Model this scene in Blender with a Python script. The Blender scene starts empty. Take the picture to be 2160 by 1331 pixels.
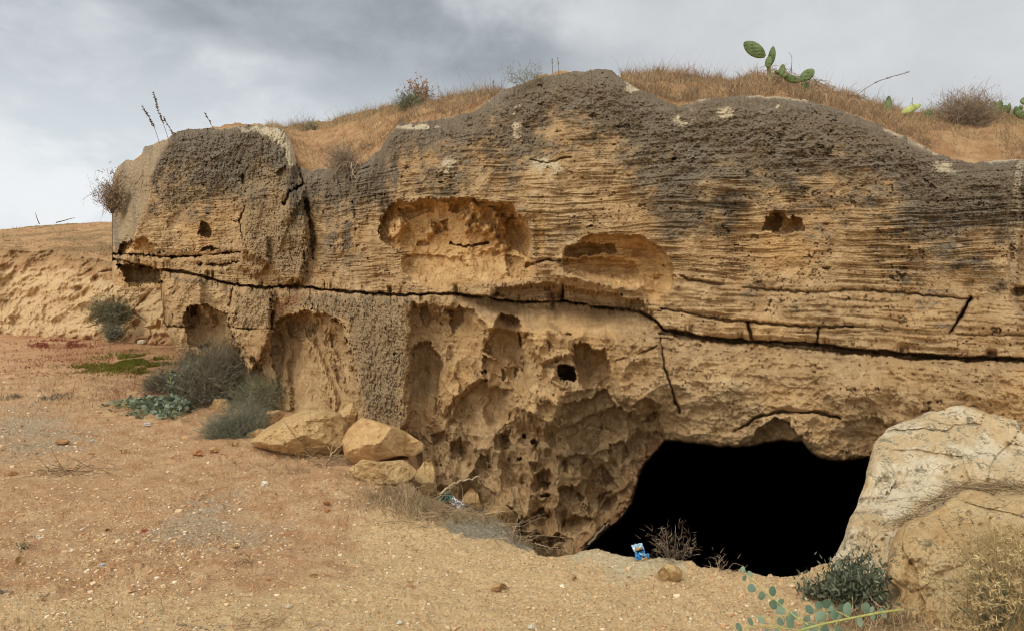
import bpy, math, random
import numpy as np
from mathutils import Vector
random.seed(7)
RNG = np.random.default_rng(11)
SC = bpy.context.scene
COL = SC.collection
f32 = np.float32

# ------------------------------------------------------------------ camera frame
W, H, F = 2160.0, 1331.0, 1600.0
HORIZON = 600.0
EYE = 1.6
CAM = np.array([0.0, 0.0, EYE])
# the picture plane is kept upright; (px,py) of the photograph -> a point of the place at depth Y
def PT(px, py, Y):
    px = np.asarray(px, float); py = np.asarray(py, float); Y = np.asarray(Y, float)
    return np.stack([(px - W/2)/F*Y, Y + 0*px, EYE - (py - HORIZON)/F*Y], -1)

def smooth(a, b, x):
    t = np.clip((x - a)/(b - a), 0, 1)
    return t*t*(3 - 2*t)

def lerp_pts(x, pts):
    p = np.array(pts, float)
    return np.interp(x, p[:, 0], p[:, 1])

# ------------------------------------------------------------------ noise
_perm = RNG.permutation(256).astype(np.int32)
_perm = np.concatenate([_perm, _perm, _perm])
_g = RNG.normal(size=(256, 3)); _g /= np.linalg.norm(_g, axis=1)[:, None]
_g = _g.astype(f32)
_g2a = RNG.uniform(0, 2*np.pi, 256)
_g2 = np.stack([np.cos(_g2a), np.sin(_g2a)], 1).astype(f32)
_rnd = RNG.random((256, 4)).astype(f32)

def pn2(x, y, seed=0):
    x = np.asarray(x, f32); y = np.asarray(y, f32)
    xi = np.floor(x).astype(np.int32); yi = np.floor(y).astype(np.int32)
    xf = x - xi; yf = y - yi
    u = xf*xf*xf*(xf*(xf*6 - 15) + 10); v = yf*yf*yf*(yf*(yf*6 - 15) + 10)
    xi = (xi + seed*37) & 255; yi = (yi + seed*91) & 255
    def g(ix, iy, dx, dy):
        h = _perm[_perm[ix & 255] + (iy & 255)]
        return _g2[h, 0]*dx + _g2[h, 1]*dy
    a = g(xi, yi, xf, yf); b = g(xi + 1, yi, xf - 1, yf)
    c = g(xi, yi + 1, xf, yf - 1); d = g(xi + 1, yi + 1, xf - 1, yf - 1)
    return ((a + u*(b - a)) + v*((c + u*(d - c)) - (a + u*(b - a))))*1.5

def fbm2(x, y, oct=4, seed=0, gain=.5, lac=2.03):
    s = 0; a = 1; n = 0; f = 1
    for i in range(oct):
        s = s + a*pn2(x*f + i*17.3, y*f + i*9.1, seed + i); n += a
        a *= gain; f *= lac
    return s/n

def ridge2(x, y, oct=4, seed=0, gain=.5):
    s = 0; a = 1; n = 0; f = 1
    for i in range(oct):
        s = s + a*(1 - 2*np.abs(pn2(x*f + i*11.7, y*f + i*5.3, seed + i))); n += a
        a *= gain; f *= 2.1
    return s/n

def pn3(p, seed=0):
    p = np.asarray(p, f32)
    i = np.floor(p).astype(np.int32); f = p - i
    u = f*f*f*(f*(f*6 - 15) + 10)
    i = (i + seed*53) & 255
    out = 0
    for dx in (0, 1):
        for dy in (0, 1):
            for dz in (0, 1):
                h = _perm[_perm[_perm[(i[..., 0] + dx) & 255] + ((i[..., 1] + dy) & 255)] + ((i[..., 2] + dz) & 255)]
                g = _g[h]
                d = g[..., 0]*(f[..., 0] - dx) + g[..., 1]*(f[..., 1] - dy) + g[..., 2]*(f[..., 2] - dz)
                w = (u[..., 0] if dx else 1 - u[..., 0])*(u[..., 1] if dy else 1 - u[..., 1])*(u[..., 2] if dz else 1 - u[..., 2])
                out = out + d*w
    return out*1.5

def fbm3(p, oct=4, seed=0, gain=.5):
    p = np.asarray(p, f32)
    s = 0; a = 1; n = 0; f = 1
    for k in range(oct):
        s = s + a*pn3(p*f + k*13.7, seed + k); n += a; a *= gain; f *= 2.05
    return s/n

def worley2(x, y, seed=0):
    """distance to nearest feature point (F1), second (F2) and the random value of the nearest cell"""
    x = np.asarray(x, f32); y = np.asarray(y, f32)
    xi = np.floor(x).astype(np.int32); yi = np.floor(y).astype(np.int32)
    f1 = np.full(x.shape, 9, f32); f2 = np.full(x.shape, 9, f32); r = np.zeros(x.shape, f32)
    for dx in (-1, 0, 1):
        for dy in (-1, 0, 1):
            h = _perm[_perm[(xi + dx + seed*31) & 255] + ((yi + dy + seed*57) & 255)]
            ox = xi + dx + _rnd[h, 0] - x; oy = yi + dy + _rnd[h, 1] - y
            d = np.sqrt(ox*ox + oy*oy)
            m = d < f1
            f2 = np.where(m, f1, np.minimum(f2, d)); r = np.where(m, _rnd[h, 2], r); f1 = np.where(m, d, f1)
    return f1, f2, r

def seg_dist(x, y, poly, closed=False):
    d = np.full(x.shape, 1e9, f32)
    n = len(poly)
    for i in range(n if closed else n - 1):
        ax, ay = poly[i]; bx, by = poly[(i + 1) % n]
        ex, ey = bx - ax, by - ay
        t = np.clip(((x - ax)*ex + (y - ay)*ey)/(ex*ex + ey*ey + 1e-9), 0, 1)
        d = np.minimum(d, (x - ax - t*ex)**2 + (y - ay - t*ey)**2)
    return np.sqrt(d)

def poly_sd(x, y, poly):
    """signed distance, positive INSIDE"""
    d = seg_dist(x, y, poly, True)
    ins = np.zeros(x.shape, bool)
    n = len(poly)
    for i in range(n):
        ax, ay = poly[i]; bx, by = poly[(i + 1) % n]
        if ay == by: continue
        c = ((ay > y) != (by > y)) & (x < (bx - ax)*(y - ay)/(by - ay) + ax)
        ins ^= c
    return np.where(ins, d, -d)

# ------------------------------------------------------------------ object helpers
def tag(o, label=None, cat=None, group=None, kind=None):
    if label: o['label'] = label
    if cat: o['category'] = cat
    if group: o['group'] = group
    if kind: o['kind'] = kind
    return o

def mesh_np(name, V, faces, mat, origin=None, parent=None, smooth_shade=True, attr=None, loc_parent=None):
    """V (n,3) world coordinates; faces (m,4)/(m,3) int array or a list of index lists"""
    V = np.asarray(V, float)
    o0 = np.zeros(3) if origin is None else np.asarray(origin, float)
    me = bpy.data.meshes.new(name)
    groups = faces if isinstance(faces, list) and len(faces) and isinstance(faces[0], np.ndarray) and faces[0].ndim == 2 else [np.asarray(faces)]
    loops = np.concatenate([g.reshape(-1) for g in groups]).astype(np.int32)
    sizes = np.concatenate([np.full(len(g), g.shape[1], np.int32) for g in groups])
    starts = np.concatenate([[0], np.cumsum(sizes)[:-1]]).astype(np.int32)
    me.vertices.add(len(V)); me.loops.add(len(loops)); me.polygons.add(len(sizes))
    me.vertices.foreach_set('co', (V - o0).astype(f32).ravel())
    me.loops.foreach_set('vertex_index', loops)
    me.polygons.foreach_set('loop_start', starts)
    me.polygons.foreach_set('loop_total', sizes)
    me.polygons.foreach_set('use_smooth', np.full(len(sizes), smooth_shade))
    for k, a in (attr or {}).items():
        at = me.attributes.new(k, 'FLOAT_COLOR', 'POINT')
        at.data.foreach_set('color', np.asarray(a, f32).ravel())
    me.update(calc_edges=True)
    if mat: me.materials.append(mat)
    o = bpy.data.objects.new(name, me)
    COL.objects.link(o)
    if parent is not None:
        o.parent = parent
        o.location = o0 - np.array(parent.location)
    else:
        o.location = o0
    return o

def empty(name, loc):
    o = bpy.data.objects.new(name, None); COL.objects.link(o); o.location = loc
    o.empty_display_size = .1
    return o

def grid_faces(nr, nc):
    a = np.arange(nr*nc).reshape(nr, nc)
    return np.stack([a[:-1, :-1], a[1:, :-1], a[1:, 1:], a[:-1, 1:]], -1).reshape(-1, 4)

class Tubes:
    """collects tapered polyline tubes, discs/leaf polygons; one mesh at the end"""
    def __init__(s): s.V = []; s.F3 = []; s.F4 = []; s.n = 0
    def tube(s, P, R, k=4):
        P = np.asarray(P, float); m = len(P)
        R = np.broadcast_to(np.asarray(R, float), (m,)) if np.ndim(R) else np.full(m, R)
        T = np.gradient(P, axis=0); T /= np.linalg.norm(T, axis=1)[:, None] + 1e-9
        up = np.array([0, 0, 1.]) if abs(T[0][2]) < .9 else np.array([1., 0, 0])
        A = np.cross(T, up); A /= np.linalg.norm(A, axis=1)[:, None] + 1e-9
        B = np.cross(T, A)
        ang = np.arange(k)*2*np.pi/k
        ring = P[:, None, :] + R[:, None, None]*(np.cos(ang)[None, :, None]*A[:, None, :] + np.sin(ang)[None, :, None]*B[:, None, :])
        s.V.append(ring.reshape(-1, 3))
        for i in range(m - 1):
            for j in range(k):
                s.F4.append((s.n + i*k + j, s.n + i*k + (j + 1) % k, s.n + (i + 1)*k + (j + 1) % k, s.n + (i + 1)*k + j))
        if k == 4:
            s.F4.append(tuple(s.n + (m-1)*k + j for j in range(k)))
        s.n += m*k
    def leaf(s, c, u, v, L, Wd, shape='lance', fold=.15, curl=.1):
        """a folded leaf from c along u, width along v (unit vectors)"""
        c = np.asarray(c, float); w = np.cross(u, v)
        if shape == 'lance': prof = [(0, .06), (.3, .8), (.6, .9), (1, .03)]
        elif shape == 'round': prof = [(0, .15), (.1, .55), (.3, .92), (.55, 1.0), (.8, .8), (.93, .48), (1, .1)]
        else: prof = [(0, .1), (.5, 1), (1, .1)]
        pts = []
        for t, q in prof:
            mid = c + u*L*t + w*(-curl*L*t*t)
            e = v*Wd*.5*q; lift = w*fold*Wd*q*.5
            pts += [mid - e + lift, mid, mid + e + lift]
        s.V.append(np.array(pts))
        for i in range(len(prof) - 1):
            a = s.n + i*3
            s.F4.append((a, a + 1, a + 4, a + 3)); s.F4.append((a + 1, a + 2, a + 5, a + 4))
        s.n += len(pts)
    def build(s, name, mat, origin=None, parent=None, sm=True):
        V = np.concatenate(s.V)
        fs = []
        if s.F4: fs.append(np.array(s.F4))
        if s.F3: fs.append(np.array(s.F3))
        return mesh_np(name, V, fs, mat, origin, parent, sm)

# ------------------------------------------------------------------ materials
def lin(c):
    c = np.array(c, float)/255
    return tuple(np.where(c <= .04045, c/12.92, ((c + .055)/1.055)**2.4)) + (1.0,)
def S(r, g, b, k=1.0):
    c = lin((r, g, b)); return (c[0]*k, c[1]*k, c[2]*k, 1)

class NT:
    def __init__(s, name, world=None):
        if world is None:
            s.m = bpy.data.materials.new(name); s.m.use_nodes = True; s.t = s.m.node_tree
        else: s.t = world.node_tree
        s.t.nodes.clear(); s.L = s.t.links
    def n(s, ty, **kw):
        x = s.t.nodes.new(ty)
        for k, v in kw.items(): setattr(x, k, v)
        return x
    def put(s, sock, v):
        if hasattr(v, 'is_linked') or isinstance(v, bpy.types.NodeSocket): s.L.new(v, sock)
        elif v is not None:
            try: sock.default_value = v
            except Exception: sock.default_value = tuple(v)[:3]
    def pos(s):
        if not hasattr(s, '_pos'): s._pos = s.n('ShaderNodeNewGeometry').outputs['Position']
        return s._pos
    def scaled(s, v, sc):
        m = s.n('ShaderNodeMapping'); s.put(m.inputs['Vector'], v); m.inputs['Scale'].default_value = sc; return m.outputs[0]
    def noise(s, scale, detail=4, rough=.55, vec=None, dist=0):
        x = s.n('ShaderNodeTexNoise'); s.put(x.inputs['Vector'], vec or s.pos()); x.inputs['Scale'].default_value = scale
        x.inputs['Detail'].default_value = detail; x.inputs['Roughness'].default_value = rough; x.inputs['Distortion'].default_value = dist
        return x.outputs['Fac']
    def vor(s, scale, vec=None, feature='F1', out='Distance', rand=1):
        x = s.n('ShaderNodeTexVoronoi', feature=feature); s.put(x.inputs['Vector'], vec or s.pos()); x.inputs['Scale'].default_value = scale
        x.inputs['Randomness'].default_value = rand
        return x.outputs[out]
    def math(s, op, a, b=None, c=None, clamp=False):
        x = s.n('ShaderNodeMath', operation=op, use_clamp=clamp); s.put(x.inputs[0], a)
        if b is not None: s.put(x.inputs[1], b)
        if c is not None: s.put(x.inputs[2], c)
        return x.outputs[0]
    def ramp(s, fac, lo, hi, a=0.0, b=1.0):
        x = s.n('ShaderNodeMapRange', interpolation_type='SMOOTHSTEP'); s.put(x.inputs[0], fac)
        x.inputs[1].default_value = lo; x.inputs[2].default_value = hi; x.inputs[3].default_value = a; x.inputs[4].default_value = b
        return x.outputs[0]
    def mix(s, fac, a, b, blend='MIX'):
        x = s.n('ShaderNodeMix', data_type='RGBA', blend_type=blend); s.put(x.inputs[0], fac); s.put(x.inputs[6], a); s.put(x.inputs[7], b)
        return x.outputs[2]
    def attr(s, name):
        x = s.n('ShaderNodeAttribute', attribute_name=name); sp = s.n('ShaderNodeSeparateColor'); s.L.new(x.outputs['Color'], sp.inputs[0])
        return sp.outputs[0], sp.outputs[1], sp.outputs[2], x.outputs['Alpha']
    def bump(s, h, strength=.3, dist=.02, normal=None):
        x = s.n('ShaderNodeBump'); s.put(x.inputs['Height'], h); x.inputs['Strength'].default_value = strength; x.inputs['Distance'].default_value = dist
        if normal: s.put(x.inputs['Normal'], normal)
        return x.outputs[0]
    def finish(s, col, normal=None, rough=.92, spec=.2, trans=None):
        b = s.n('ShaderNodeBsdfPrincipled'); s.put(b.inputs['Base Color'], col); s.put(b.inputs['Roughness'], rough)
        b.inputs['Specular IOR Level'].default_value = spec
        if normal: s.put(b.inputs['Normal'], normal)
        o = s.n('ShaderNodeOutputMaterial')
        if trans:
            tr = s.n('ShaderNodeBsdfTranslucent'); s.put(tr.inputs[0], col)
            mx = s.n('ShaderNodeMixShader'); mx.inputs[0].default_value = trans
            s.L.new(b.outputs[0], mx.inputs[1]); s.L.new(tr.outputs[0], mx.inputs[2]); s.L.new(mx.outputs[0], o.inputs[0])
        else: s.L.new(b.outputs[0], o.inputs[0])
        return s.m

def mat_rock():
    """cliff: attribute 'mask' r=dark crust, g=fresh orange, b=grey pocked, a=pale crust; 'mask2' r=red dirt g=cave shade painted near-black"""
    t = NT('weathered_sandstone')
    d, o, g, p = t.attr('mask'); r2, g2, b2, _ = t.attr('mask2')
    big = t.noise(1.3, 5, .6); med = t.noise(7, 6, .65); fine = t.noise(55, 5, .7); grit = t.noise(260, 3, .6)
    lam = t.noise(1, 5, .6, t.scaled(t.pos(), (2.2, 2.2, 34)), .25)
    base = t.mix(t.ramp(med, .3, .72), S(150, 122, 86), S(198, 170, 128))
    base = t.mix(t.ramp(big, .35, .7, 0, .6), base, S(170, 134, 90))
    base = t.mix(t.ramp(lam, .42, .7, 0, .45), base, S(202, 174, 132))
    orange = t.mix(t.ramp(med, .3, .7), S(190, 148, 94), S(222, 184, 128))
    col = t.mix(o, base, orange)
    grey = t.mix(t.ramp(fine, .35, .65), S(98, 86, 68), S(176, 152, 116))
    col = t.mix(t.ramp(t.math('ADD', g, t.math('MULTIPLY', t.math('SUBTRACT', fine, .5), .9)), .25, .7, 0, .85), col, grey)
    dark = t.mix(t.ramp(fine, .3, .7), S(66, 59, 50), S(138, 124, 104))
    dark = t.mix(t.ramp(t.noise(3.2, 6, .7), .48, .66, 0, .75), dark, t.mix(t.ramp(fine, .3, .7), S(88, 84, 76), S(150, 142, 126)))
    dark = t.mix(t.ramp(t.noise(5.1, 5, .7), .58, .7, 0, .7), dark, t.mix(t.ramp(fine, .3, .7), S(54, 46, 38), S(96, 84, 66)))
    dm = t.math('ADD', d, t.math('MULTIPLY', t.math('SUBTRACT', fine, .5), 1.5))
    dm = t.math('ADD', dm, t.math('MULTIPLY', t.math('SUBTRACT', t.noise(16, 5, .7, t.scaled(t.pos(), (1, 1, 1.8))), .5), 1.5))
    dm = t.math('ADD', dm, t.math('MULTIPLY', t.math('SUBTRACT', lam, .5), .8))
    col = t.mix(t.ramp(dm, .1, .85, 0, .92), col, dark)
    pale = t.mix(t.ramp(fine, .3, .7), S(176, 160, 130), S(216, 202, 172))
    col = t.mix(t.ramp(t.math('ADD', p, t.math('MULTIPLY', t.math('SUBTRACT', fine, .5), .8)), .3, .7, 0, .9), col, pale)
    col = t.mix(t.ramp(t.noise(21, 4, .7), .63, .75, 0, .35), col, S(196, 186, 166))
    col = t.mix(r2, col, S(150, 88, 52))
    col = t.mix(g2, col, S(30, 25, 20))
    col = t.mix(.35, col, t.mix(grit, S(90, 80, 60), S(255, 245, 230)), 'OVERLAY')
    h = t.math('ADD', t.math('MULTIPLY', fine, .6), t.math('MULTIPLY', grit, .3))
    pit = t.ramp(t.vor(70), .0, .35)
    h = t.math('ADD', h, t.math('MULTIPLY', pit, .35))
    n = t.bump(h, .8, .03)
    return t.finish(col, n, .95, .15)

def mat_boulder(name, a, b, stain, stain_amt, pale=None):
    t = NT(name)
    big = t.noise(2.2, 5, .6); med = t.noise(9, 6, .65); fine = t.noise(60, 5, .7); grit = t.noise(240, 3, .6)
    col = t.mix(t.ramp(med, .3, .7), a, b)
    if pale: col = t.mix(t.ramp(big, .45, .62, 0, .8), col, pale)
    sm = t.math('ADD', t.noise(9, 8, .74, None, .2), t.math('MULTIPLY', t.math('SUBTRACT', fine, .5), .6))
    col = t.mix(t.ramp(sm, .60 - stain_amt*.12, .72 - stain_amt*.1, 0, .85), col, stain)
    col = t.mix(.4, col, t.mix(grit, S(80, 75, 60), S(255, 248, 235)), 'OVERLAY')
    h = t.math('ADD', t.math('MULTIPLY', fine, .6), t.math('MULTIPLY', grit, .35))
    h = t.math('ADD', h, t.math('MULTIPLY', med, .8)); h = t.math('ADD', h, t.math('MULTIPLY', t.ramp(t.vor(48), .0, .3), .5))
    return t.finish(col, t.bump(h, .8, .02), .95, .12)

def mat_ground():
    """'mask' r=yellow sand, g=grey gravel, b=deep red earth, a=pale rock; 'mask2' g = dark pit"""
    t = NT('dry_earth')
    y, g, r, p = t.attr('mask'); _, dk, gs, _ = t.attr('mask2')
    big = t.noise(.9, 5, .6); med = t.noise(5, 6, .65); fine = t.noise(42, 5, .7); grit = t.noise(170, 4, .7)
    wob = t.math('MULTIPLY', t.math('SUBTRACT', med, .5), 1.1)
    orange = t.mix(t.ramp(med, .3, .7), S(184, 140, 100), S(218, 177, 134))
    sand = t.mix(t.ramp(fine, .3, .7), S(210, 168, 120), S(238, 202, 154))
    grey = t.mix(t.ramp(fine, .3, .7), S(152, 130, 104), S(202, 180, 148))
    red = t.mix(t.ramp(fine, .3, .7), S(154, 102, 68), S(182, 130, 92))
    pale = t.mix(t.ramp(fine, .3, .7), S(206, 180, 138), S(228, 206, 168))
    col = t.mix(t.ramp(t.math('ADD', y, wob), .2, .8), orange, sand)
    col = t.mix(t.ramp(t.math('ADD', g, wob), .3, .8), col, grey)
    col = t.mix(t.ramp(t.math('ADD', r, wob), .35, .85, 0, .85), col, red)
    col = t.mix(t.ramp(t.math('ADD', p, wob), .4, .8), col, pale)
    col = t.mix(gs, col, t.mix(t.ramp(fine, .3, .7), S(132, 124, 104), S(182, 170, 144)))
    # crumbs: little pale and dark stones
    cell = t.vor(60, out='Color'); cd = t.vor(60)
    sp = t.n('ShaderNodeSeparateColor'); t.L.new(cell, sp.inputs[0])
    crumb = t.math('MULTIPLY', t.ramp(cd, .42, .3), t.ramp(sp.outputs[0], .66, .7))
    col = t.mix(t.math('MULTIPLY', crumb, .75), col, t.mix(sp.outputs[1], S(150, 116, 80), S(238, 220, 190)))
    col = t.mix(t.math('MULTIPLY', t.ramp(t.noise(95, 3, .6), .62, .72), .45), col, S(110, 72, 44))
    col = t.mix(.5, col, t.mix(t.ramp(grit, .22, .72), S(84, 76, 62), S(255, 252, 245)), 'OVERLAY')
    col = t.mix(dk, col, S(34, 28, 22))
    h = t.math('ADD', t.math('MULTIPLY', fine, .7), t.math('MULTIPLY', grit, .45))
    h = t.math('ADD', h, t.math('MULTIPLY', crumb, .5))
    return t.finish(col, t.bump(h, 1.0, .035), .97, .1)

def mat_hill():
    t = NT('dry_hill_soil')
    g, w, _, _ = t.attr('mask')
    med = t.noise(4, 6, .65); fine = t.noise(36, 5, .7); grit = t.noise(140, 3, .7)
    col = t.mix(t.ramp(med, .35, .65), S(164, 124, 86), S(192, 156, 114))
    col = t.mix(t.ramp(t.math('ADD', g, t.math('SUBTRACT', fine, .5)), .3, .7), col, t.mix(t.ramp(fine, .3, .7), S(120, 98, 68), S(172, 142, 100)))
    col = t.mix(t.ramp(t.math('ADD', w, t.math('MULTIPLY', t.math('SUBTRACT', med, .5), 1.2)), .35, .7), col, t.mix(t.ramp(fine, .3, .7), S(196, 160, 112), S(220, 192, 150)))
    col = t.mix(.4, col, t.mix(grit, S(70, 62, 50), S(255, 250, 240)), 'OVERLAY')
    h = t.math('ADD', t.math('MULTIPLY', fine, .7), t.math('MULTIPLY', grit, .4))
    return t.finish(col, t.bump(h, .9, .04), .97, .1)

def mat_plain(name, a, b, scale=30, rough=.8, spec=.2, trans=None, bump=0):
    t = NT(name); f = t.noise(scale, 4, .6)
    col = t.mix(t.ramp(f, .3, .7), a, b)
    return t.finish(col, t.bump(f, bump, .01) if bump else None, rough, spec, trans)

def mat_island(name, a, b, rough=.9, trans=None, spec=.15):
    """colour varies from blade to blade, leaf to leaf"""
    t = NT(name); r = t.n('ShaderNodeNewGeometry').outputs['Random Per Island']
    col = t.mix(r, a, b)
    col = t.mix(.3, col, t.mix(t.noise(20, 3), S(60, 55, 45), S(255, 250, 240)), 'OVERLAY')
    return t.finish(col, None, rough, spec, trans)
# ------------------------------------------------------------------ the cliff
TOP = [(236,430),(238,372),(250,350),(264,340),(296,335),(304,311),(332,303),(352,292),(375,280),(400,273),(440,271),(470,272),(500,266),(560,265),(598,272),
       (612,300),(626,352),(650,359),(700,354),(748,350),(770,340),(800,318),(822,282),(845,262),(870,259),(900,255),(940,250),(970,243),(1000,236),(1018,222),(1040,205),(1060,191),
       (1085,184),(1110,174),(1150,162),(1180,154),(1230,152),(1262,147),(1290,149),(1312,166),(1335,186),(1370,197),(1400,212),(1430,226),(1450,222),(1472,211),(1520,206),(1560,203),(1600,203),
       (1660,206),(1720,216),(1780,236),(1850,262),(1900,286),(1960,316),(2010,336),(2050,347),(2068,341),(2120,338),(2160,336),(2430,330)]
BOT = [(236,598),(262,608),(338,608),(347,688),(372,738),(430,734),(480,762),(530,815),(600,872),(660,960),(760,1060),(900,1200),(1100,1300),(1180,1420),(1900,1420),(2000,1300),(2430,1300)]
YC = [(236,545),(330,568),(400,576),(480,598),(560,608),(600,603),(640,605),(720,615),(850,622),(960,619),(1030,628),(1100,637),(1190,634),(1260,647),(1350,655),(1385,678),(1400,695),(1480,710),
      (1580,719),(1720,726),(1830,739),(1960,751),(2160,756),(2430,768)]
D0P = [(236,10.9),(330,10.7),(400,10.5),(480,10.3),(600,9.7),(720,8.9),(850,8.1),(1000,7.6),(1200,7.25),(1500,7.0),(1800,6.8),(2160,6.5),(2430,6.3)]
CAVE = [(1405,925),(1442,929),(1500,934),(1562,941),(1602,938),(1640,929),(1690,929),(1704,944),(1722,956),(1762,969),(1800,966),(1845,961),(1930,955),(1960,1440),(1180,1440),(1205,1230),
        (1240,1150),(1262,1130),(1300,1100),(1330,1062),(1345,1005),(1372,960)]
LIP = [(880,1085),(905,1090),(950,1112),(995,1127),(1040,1129),(1060,1133),(1105,1158),(1145,1171),(1180,1168),(1230,1155),(1262,1152),(1290,1160),(1350,1174),(1400,1178),(1440,1182),(1465,1188),(1482,1198),(1540,1203),(1600,1216),(1645,1223),(1700,1210),(1745,1190),(1800,1160),(1960,1120)]

def front_d0(px):
    k = lerp_pts(px, D0P)
    return k

def cliff_depth(px, py, top):
    """depth of the rock face along the sight line through (px,py), metres; and colour masks"""
    px = px.astype(f32); py = py.astype(f32)
    d0 = front_d0(px).astype(f32)
    X = (px - W/2)/F*d0
    s = X*1.05 + (10.9 - d0)*.9            # length along the wall
    z = EYE - (py - HORIZON)/F*d0          # height
    D = d0.copy()
    # wobble that makes every traced edge ragged
    wx = 14*fbm2(s*1.8, z*1.8, 3, 1) + 9*fbm2(s*6, z*6, 3, 2, .6) + 4*fbm2(s*24, z*24, 2, 7)
    wy = 11*fbm2(s*1.8, z*1.8, 3, 3) + 8*fbm2(s*6, z*6, 3, 4, .6) + 4*fbm2(s*24, z*24, 2, 8)
    qx = px + wx; qy = py + wy
    yc = lerp_pts(px, YC).astype(f32)
    sc = py - yc + 2.5*fbm2(s*5, z*.5, 3, 6)
    lowhalf = smooth(-3, 3, sc)
    Z = np.zeros_like(px)
    dark = Z.copy(); orange = Z.copy(); grey = Z.copy(); pale = Z.copy(); red = Z.copy(); cave_shade = Z.copy()
    smoothm = Z.copy()                     # 1 where the surface is wind-smoothed (no pits)

    def region(poly, margin=60):
        p = np.array(poly, float)
        m = (qx > p[:,0].min() - margin) & (qx < p[:,0].max() + margin) & (qy > p[:,1].min() - margin) & (qy < p[:,1].max() + margin)
        return m, poly_sd(qx[m], qy[m], poly)
    def hollow(poly, depth, edge=20, ramp=None, org=0, smo=0, inner=.0):
        m, sd = region(poly, 10)
        prof = smooth(0, edge, sd)
        # steep rim then a bowl
        bowl = np.clip(sd, 0, None)
        prof = .62*smooth(0, edge*.35, sd) + .38*smooth(0, edge*2.2, sd)
        if ramp is not None:
            y0, y1 = ramp; prof = prof*(1 - smooth(y0, y1, qy[m]))
        D[m] += depth*prof
        if org: orange[m] = np.maximum(orange[m], org*smooth(-4, 12, sd)*(1 if ramp is None else .45 + .55*(1 - smooth(ramp[0], ramp[1], qy[m]))))
        if smo: smoothm[m] = np.maximum(smoothm[m], smo*smooth(0, 10, sd))
    def bulge(poly, h, edge=30):
        m, sd = region(poly, edge + 10)
        D[m] -= h*smooth(-edge*.3, edge, sd)
    def crack(line, w, depth, step=0, vary=.6):
        w = w*.62
        p = np.array(line, float)
        m = (px > p[:,0].min() - 40) & (px < p[:,0].max() + 40) & (py > p[:,1].min() - 40) & (py < p[:,1].max() + 40)
        jx = px[m] + 3*pn2(s[m]*14, z[m]*14, 9); jy = py[m] + 3*pn2(s[m]*14, z[m]*14, 10)
        d = seg_dist(jx, jy, line)
        ww = w*np.clip(.8 + 1.5*fbm2(s[m]*5, z[m]*5, 3, 12), .1, 3)
        D[m] += depth*(smooth(ww + 1.3, ww - .9, d)*.8 + .2*np.exp(-(d/(ww + 4))**2))*smooth(-.55, -.2, pn2(s[m]*2.3, z[m]*2.3, 13) )
    def ridge(line, w, h):
        p = np.array(line, float)
        m = (qx > p[:,0].min() - 3*w) & (qx < p[:,0].max() + 3*w) & (qy > p[:,1].min() - 3*w) & (qy < p[:,1].max() + 3*w)
        D[m] -= h*np.exp(-(seg_dist(qx[m], qy[m], line)/w)**2)
    def paint(arr, poly, v, edge=20):
        m, sd = region(poly, edge + 5)
        arr[m] = np.maximum(arr[m], v*smooth(-edge, edge, sd))

    # ---- large form
    D += .10*fbm2(s*.7, z*.7, 3, 20) + .10*fbm2(s*1.8, z*1.8, 3, 21)
    D += .22*smooth(420, 170, py)                      # leans back towards the top
    ht = py - top
    D += .32*np.exp(-ht/16) + .16*np.exp(-ht/55)       # rounded shoulder
    # cut side at the far left end, turning away
    xb = lerp_pts(py, [(270,372),(330,340),(370,322),(420,318),(470,300),(510,284),(545,262),(620,240)]).astype(f32) + wx*.6
    gl = np.clip(xb - px, 0, 200)
    side = smooth(0, 6, xb - px)
    D += gl*.022 + .13*side
    pale += .40*side*(py < 512); grey += .75*side*(py < 520); smoothm += .85*side
    # pale broken top right of the left block
    paint(pale, [(590,270),(622,300),(640,350),(610,362),(600,320),(560,285),(480,268)], .8, 10)
    # lower half
    lefty = smooth(900, 840, px)
    D += lowhalf*lefty*(-.10 + .26*np.exp(-np.clip(sc, 0, None)/9) + .16*fbm2(s*1.1, z*.5, 3, 19))
    xe = lerp_pts(qy, [(600,858),(700,864),(760,852),(850,850),(895,858),(930,800),(1000,740),(1100,700)]).astype(f32) + 16*fbm2(s*2, z*5, 4, 18, .6)
    mid = smooth(-5, 12, qx - xe)*smooth(1420, 1330, px)
    D += lowhalf*mid*(.52 - .64*smooth(0, 70, sc - lerp_pts(px, [(850,-70),(1000,-8),(1150,0),(1400,-6)])))*smooth(900,1050,px)
    rt = smooth(1380, 1420, px)
    D += lowhalf*rt*(.30*np.exp(-np.clip(sc, 0, None)/(20 + 10*fbm2(s*1.3, z*0, 3, 17))))
    D -= rt*smooth(-170, -20, sc)*(1 - lowhalf)*.10
    # the open bedding joint
    opn = lerp_pts(px, [(236,2),(330,5),(400,4),(480,4),(560,4),(600,7),(640,4),(720,3.5),(850,4),(880,3),(960,5.5),(1030,3),(1100,2),(1350,5),(1390,6),(1440,5),(1480,6),(1580,4),(1620,3),(1720,4),(1850,5.5),(2160,5)])
    ow = np.maximum(opn*(.42 + 1.1*fbm2(s*2.1, z*0, 4, 5)), .25)
    scj = sc + 3.5*fbm2(s*7, z*3, 3, 16)
    D += .34*np.where(scj < 0, smooth(-ow - 1.4, -ow + .4, scj), smooth(ow*1.3 + 2, ow*.2, scj))

    chip = smooth(.12, .4, fbm2(s*4.5, z*0 + 2, 4, 23, .6))
    D += chip*.14*np.exp(-((sc - 7)/9)**2) + smooth(.1, .4, fbm2(s*3.7, z*0 + 5, 4, 24, .6))*.16*np.exp(-((sc + 8)/8)**2)
    # ---- left block
    hollow([(250,512),(300,503),(328,515),(334,543),(255,542)], .55, 12, None, .8, .5)
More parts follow.
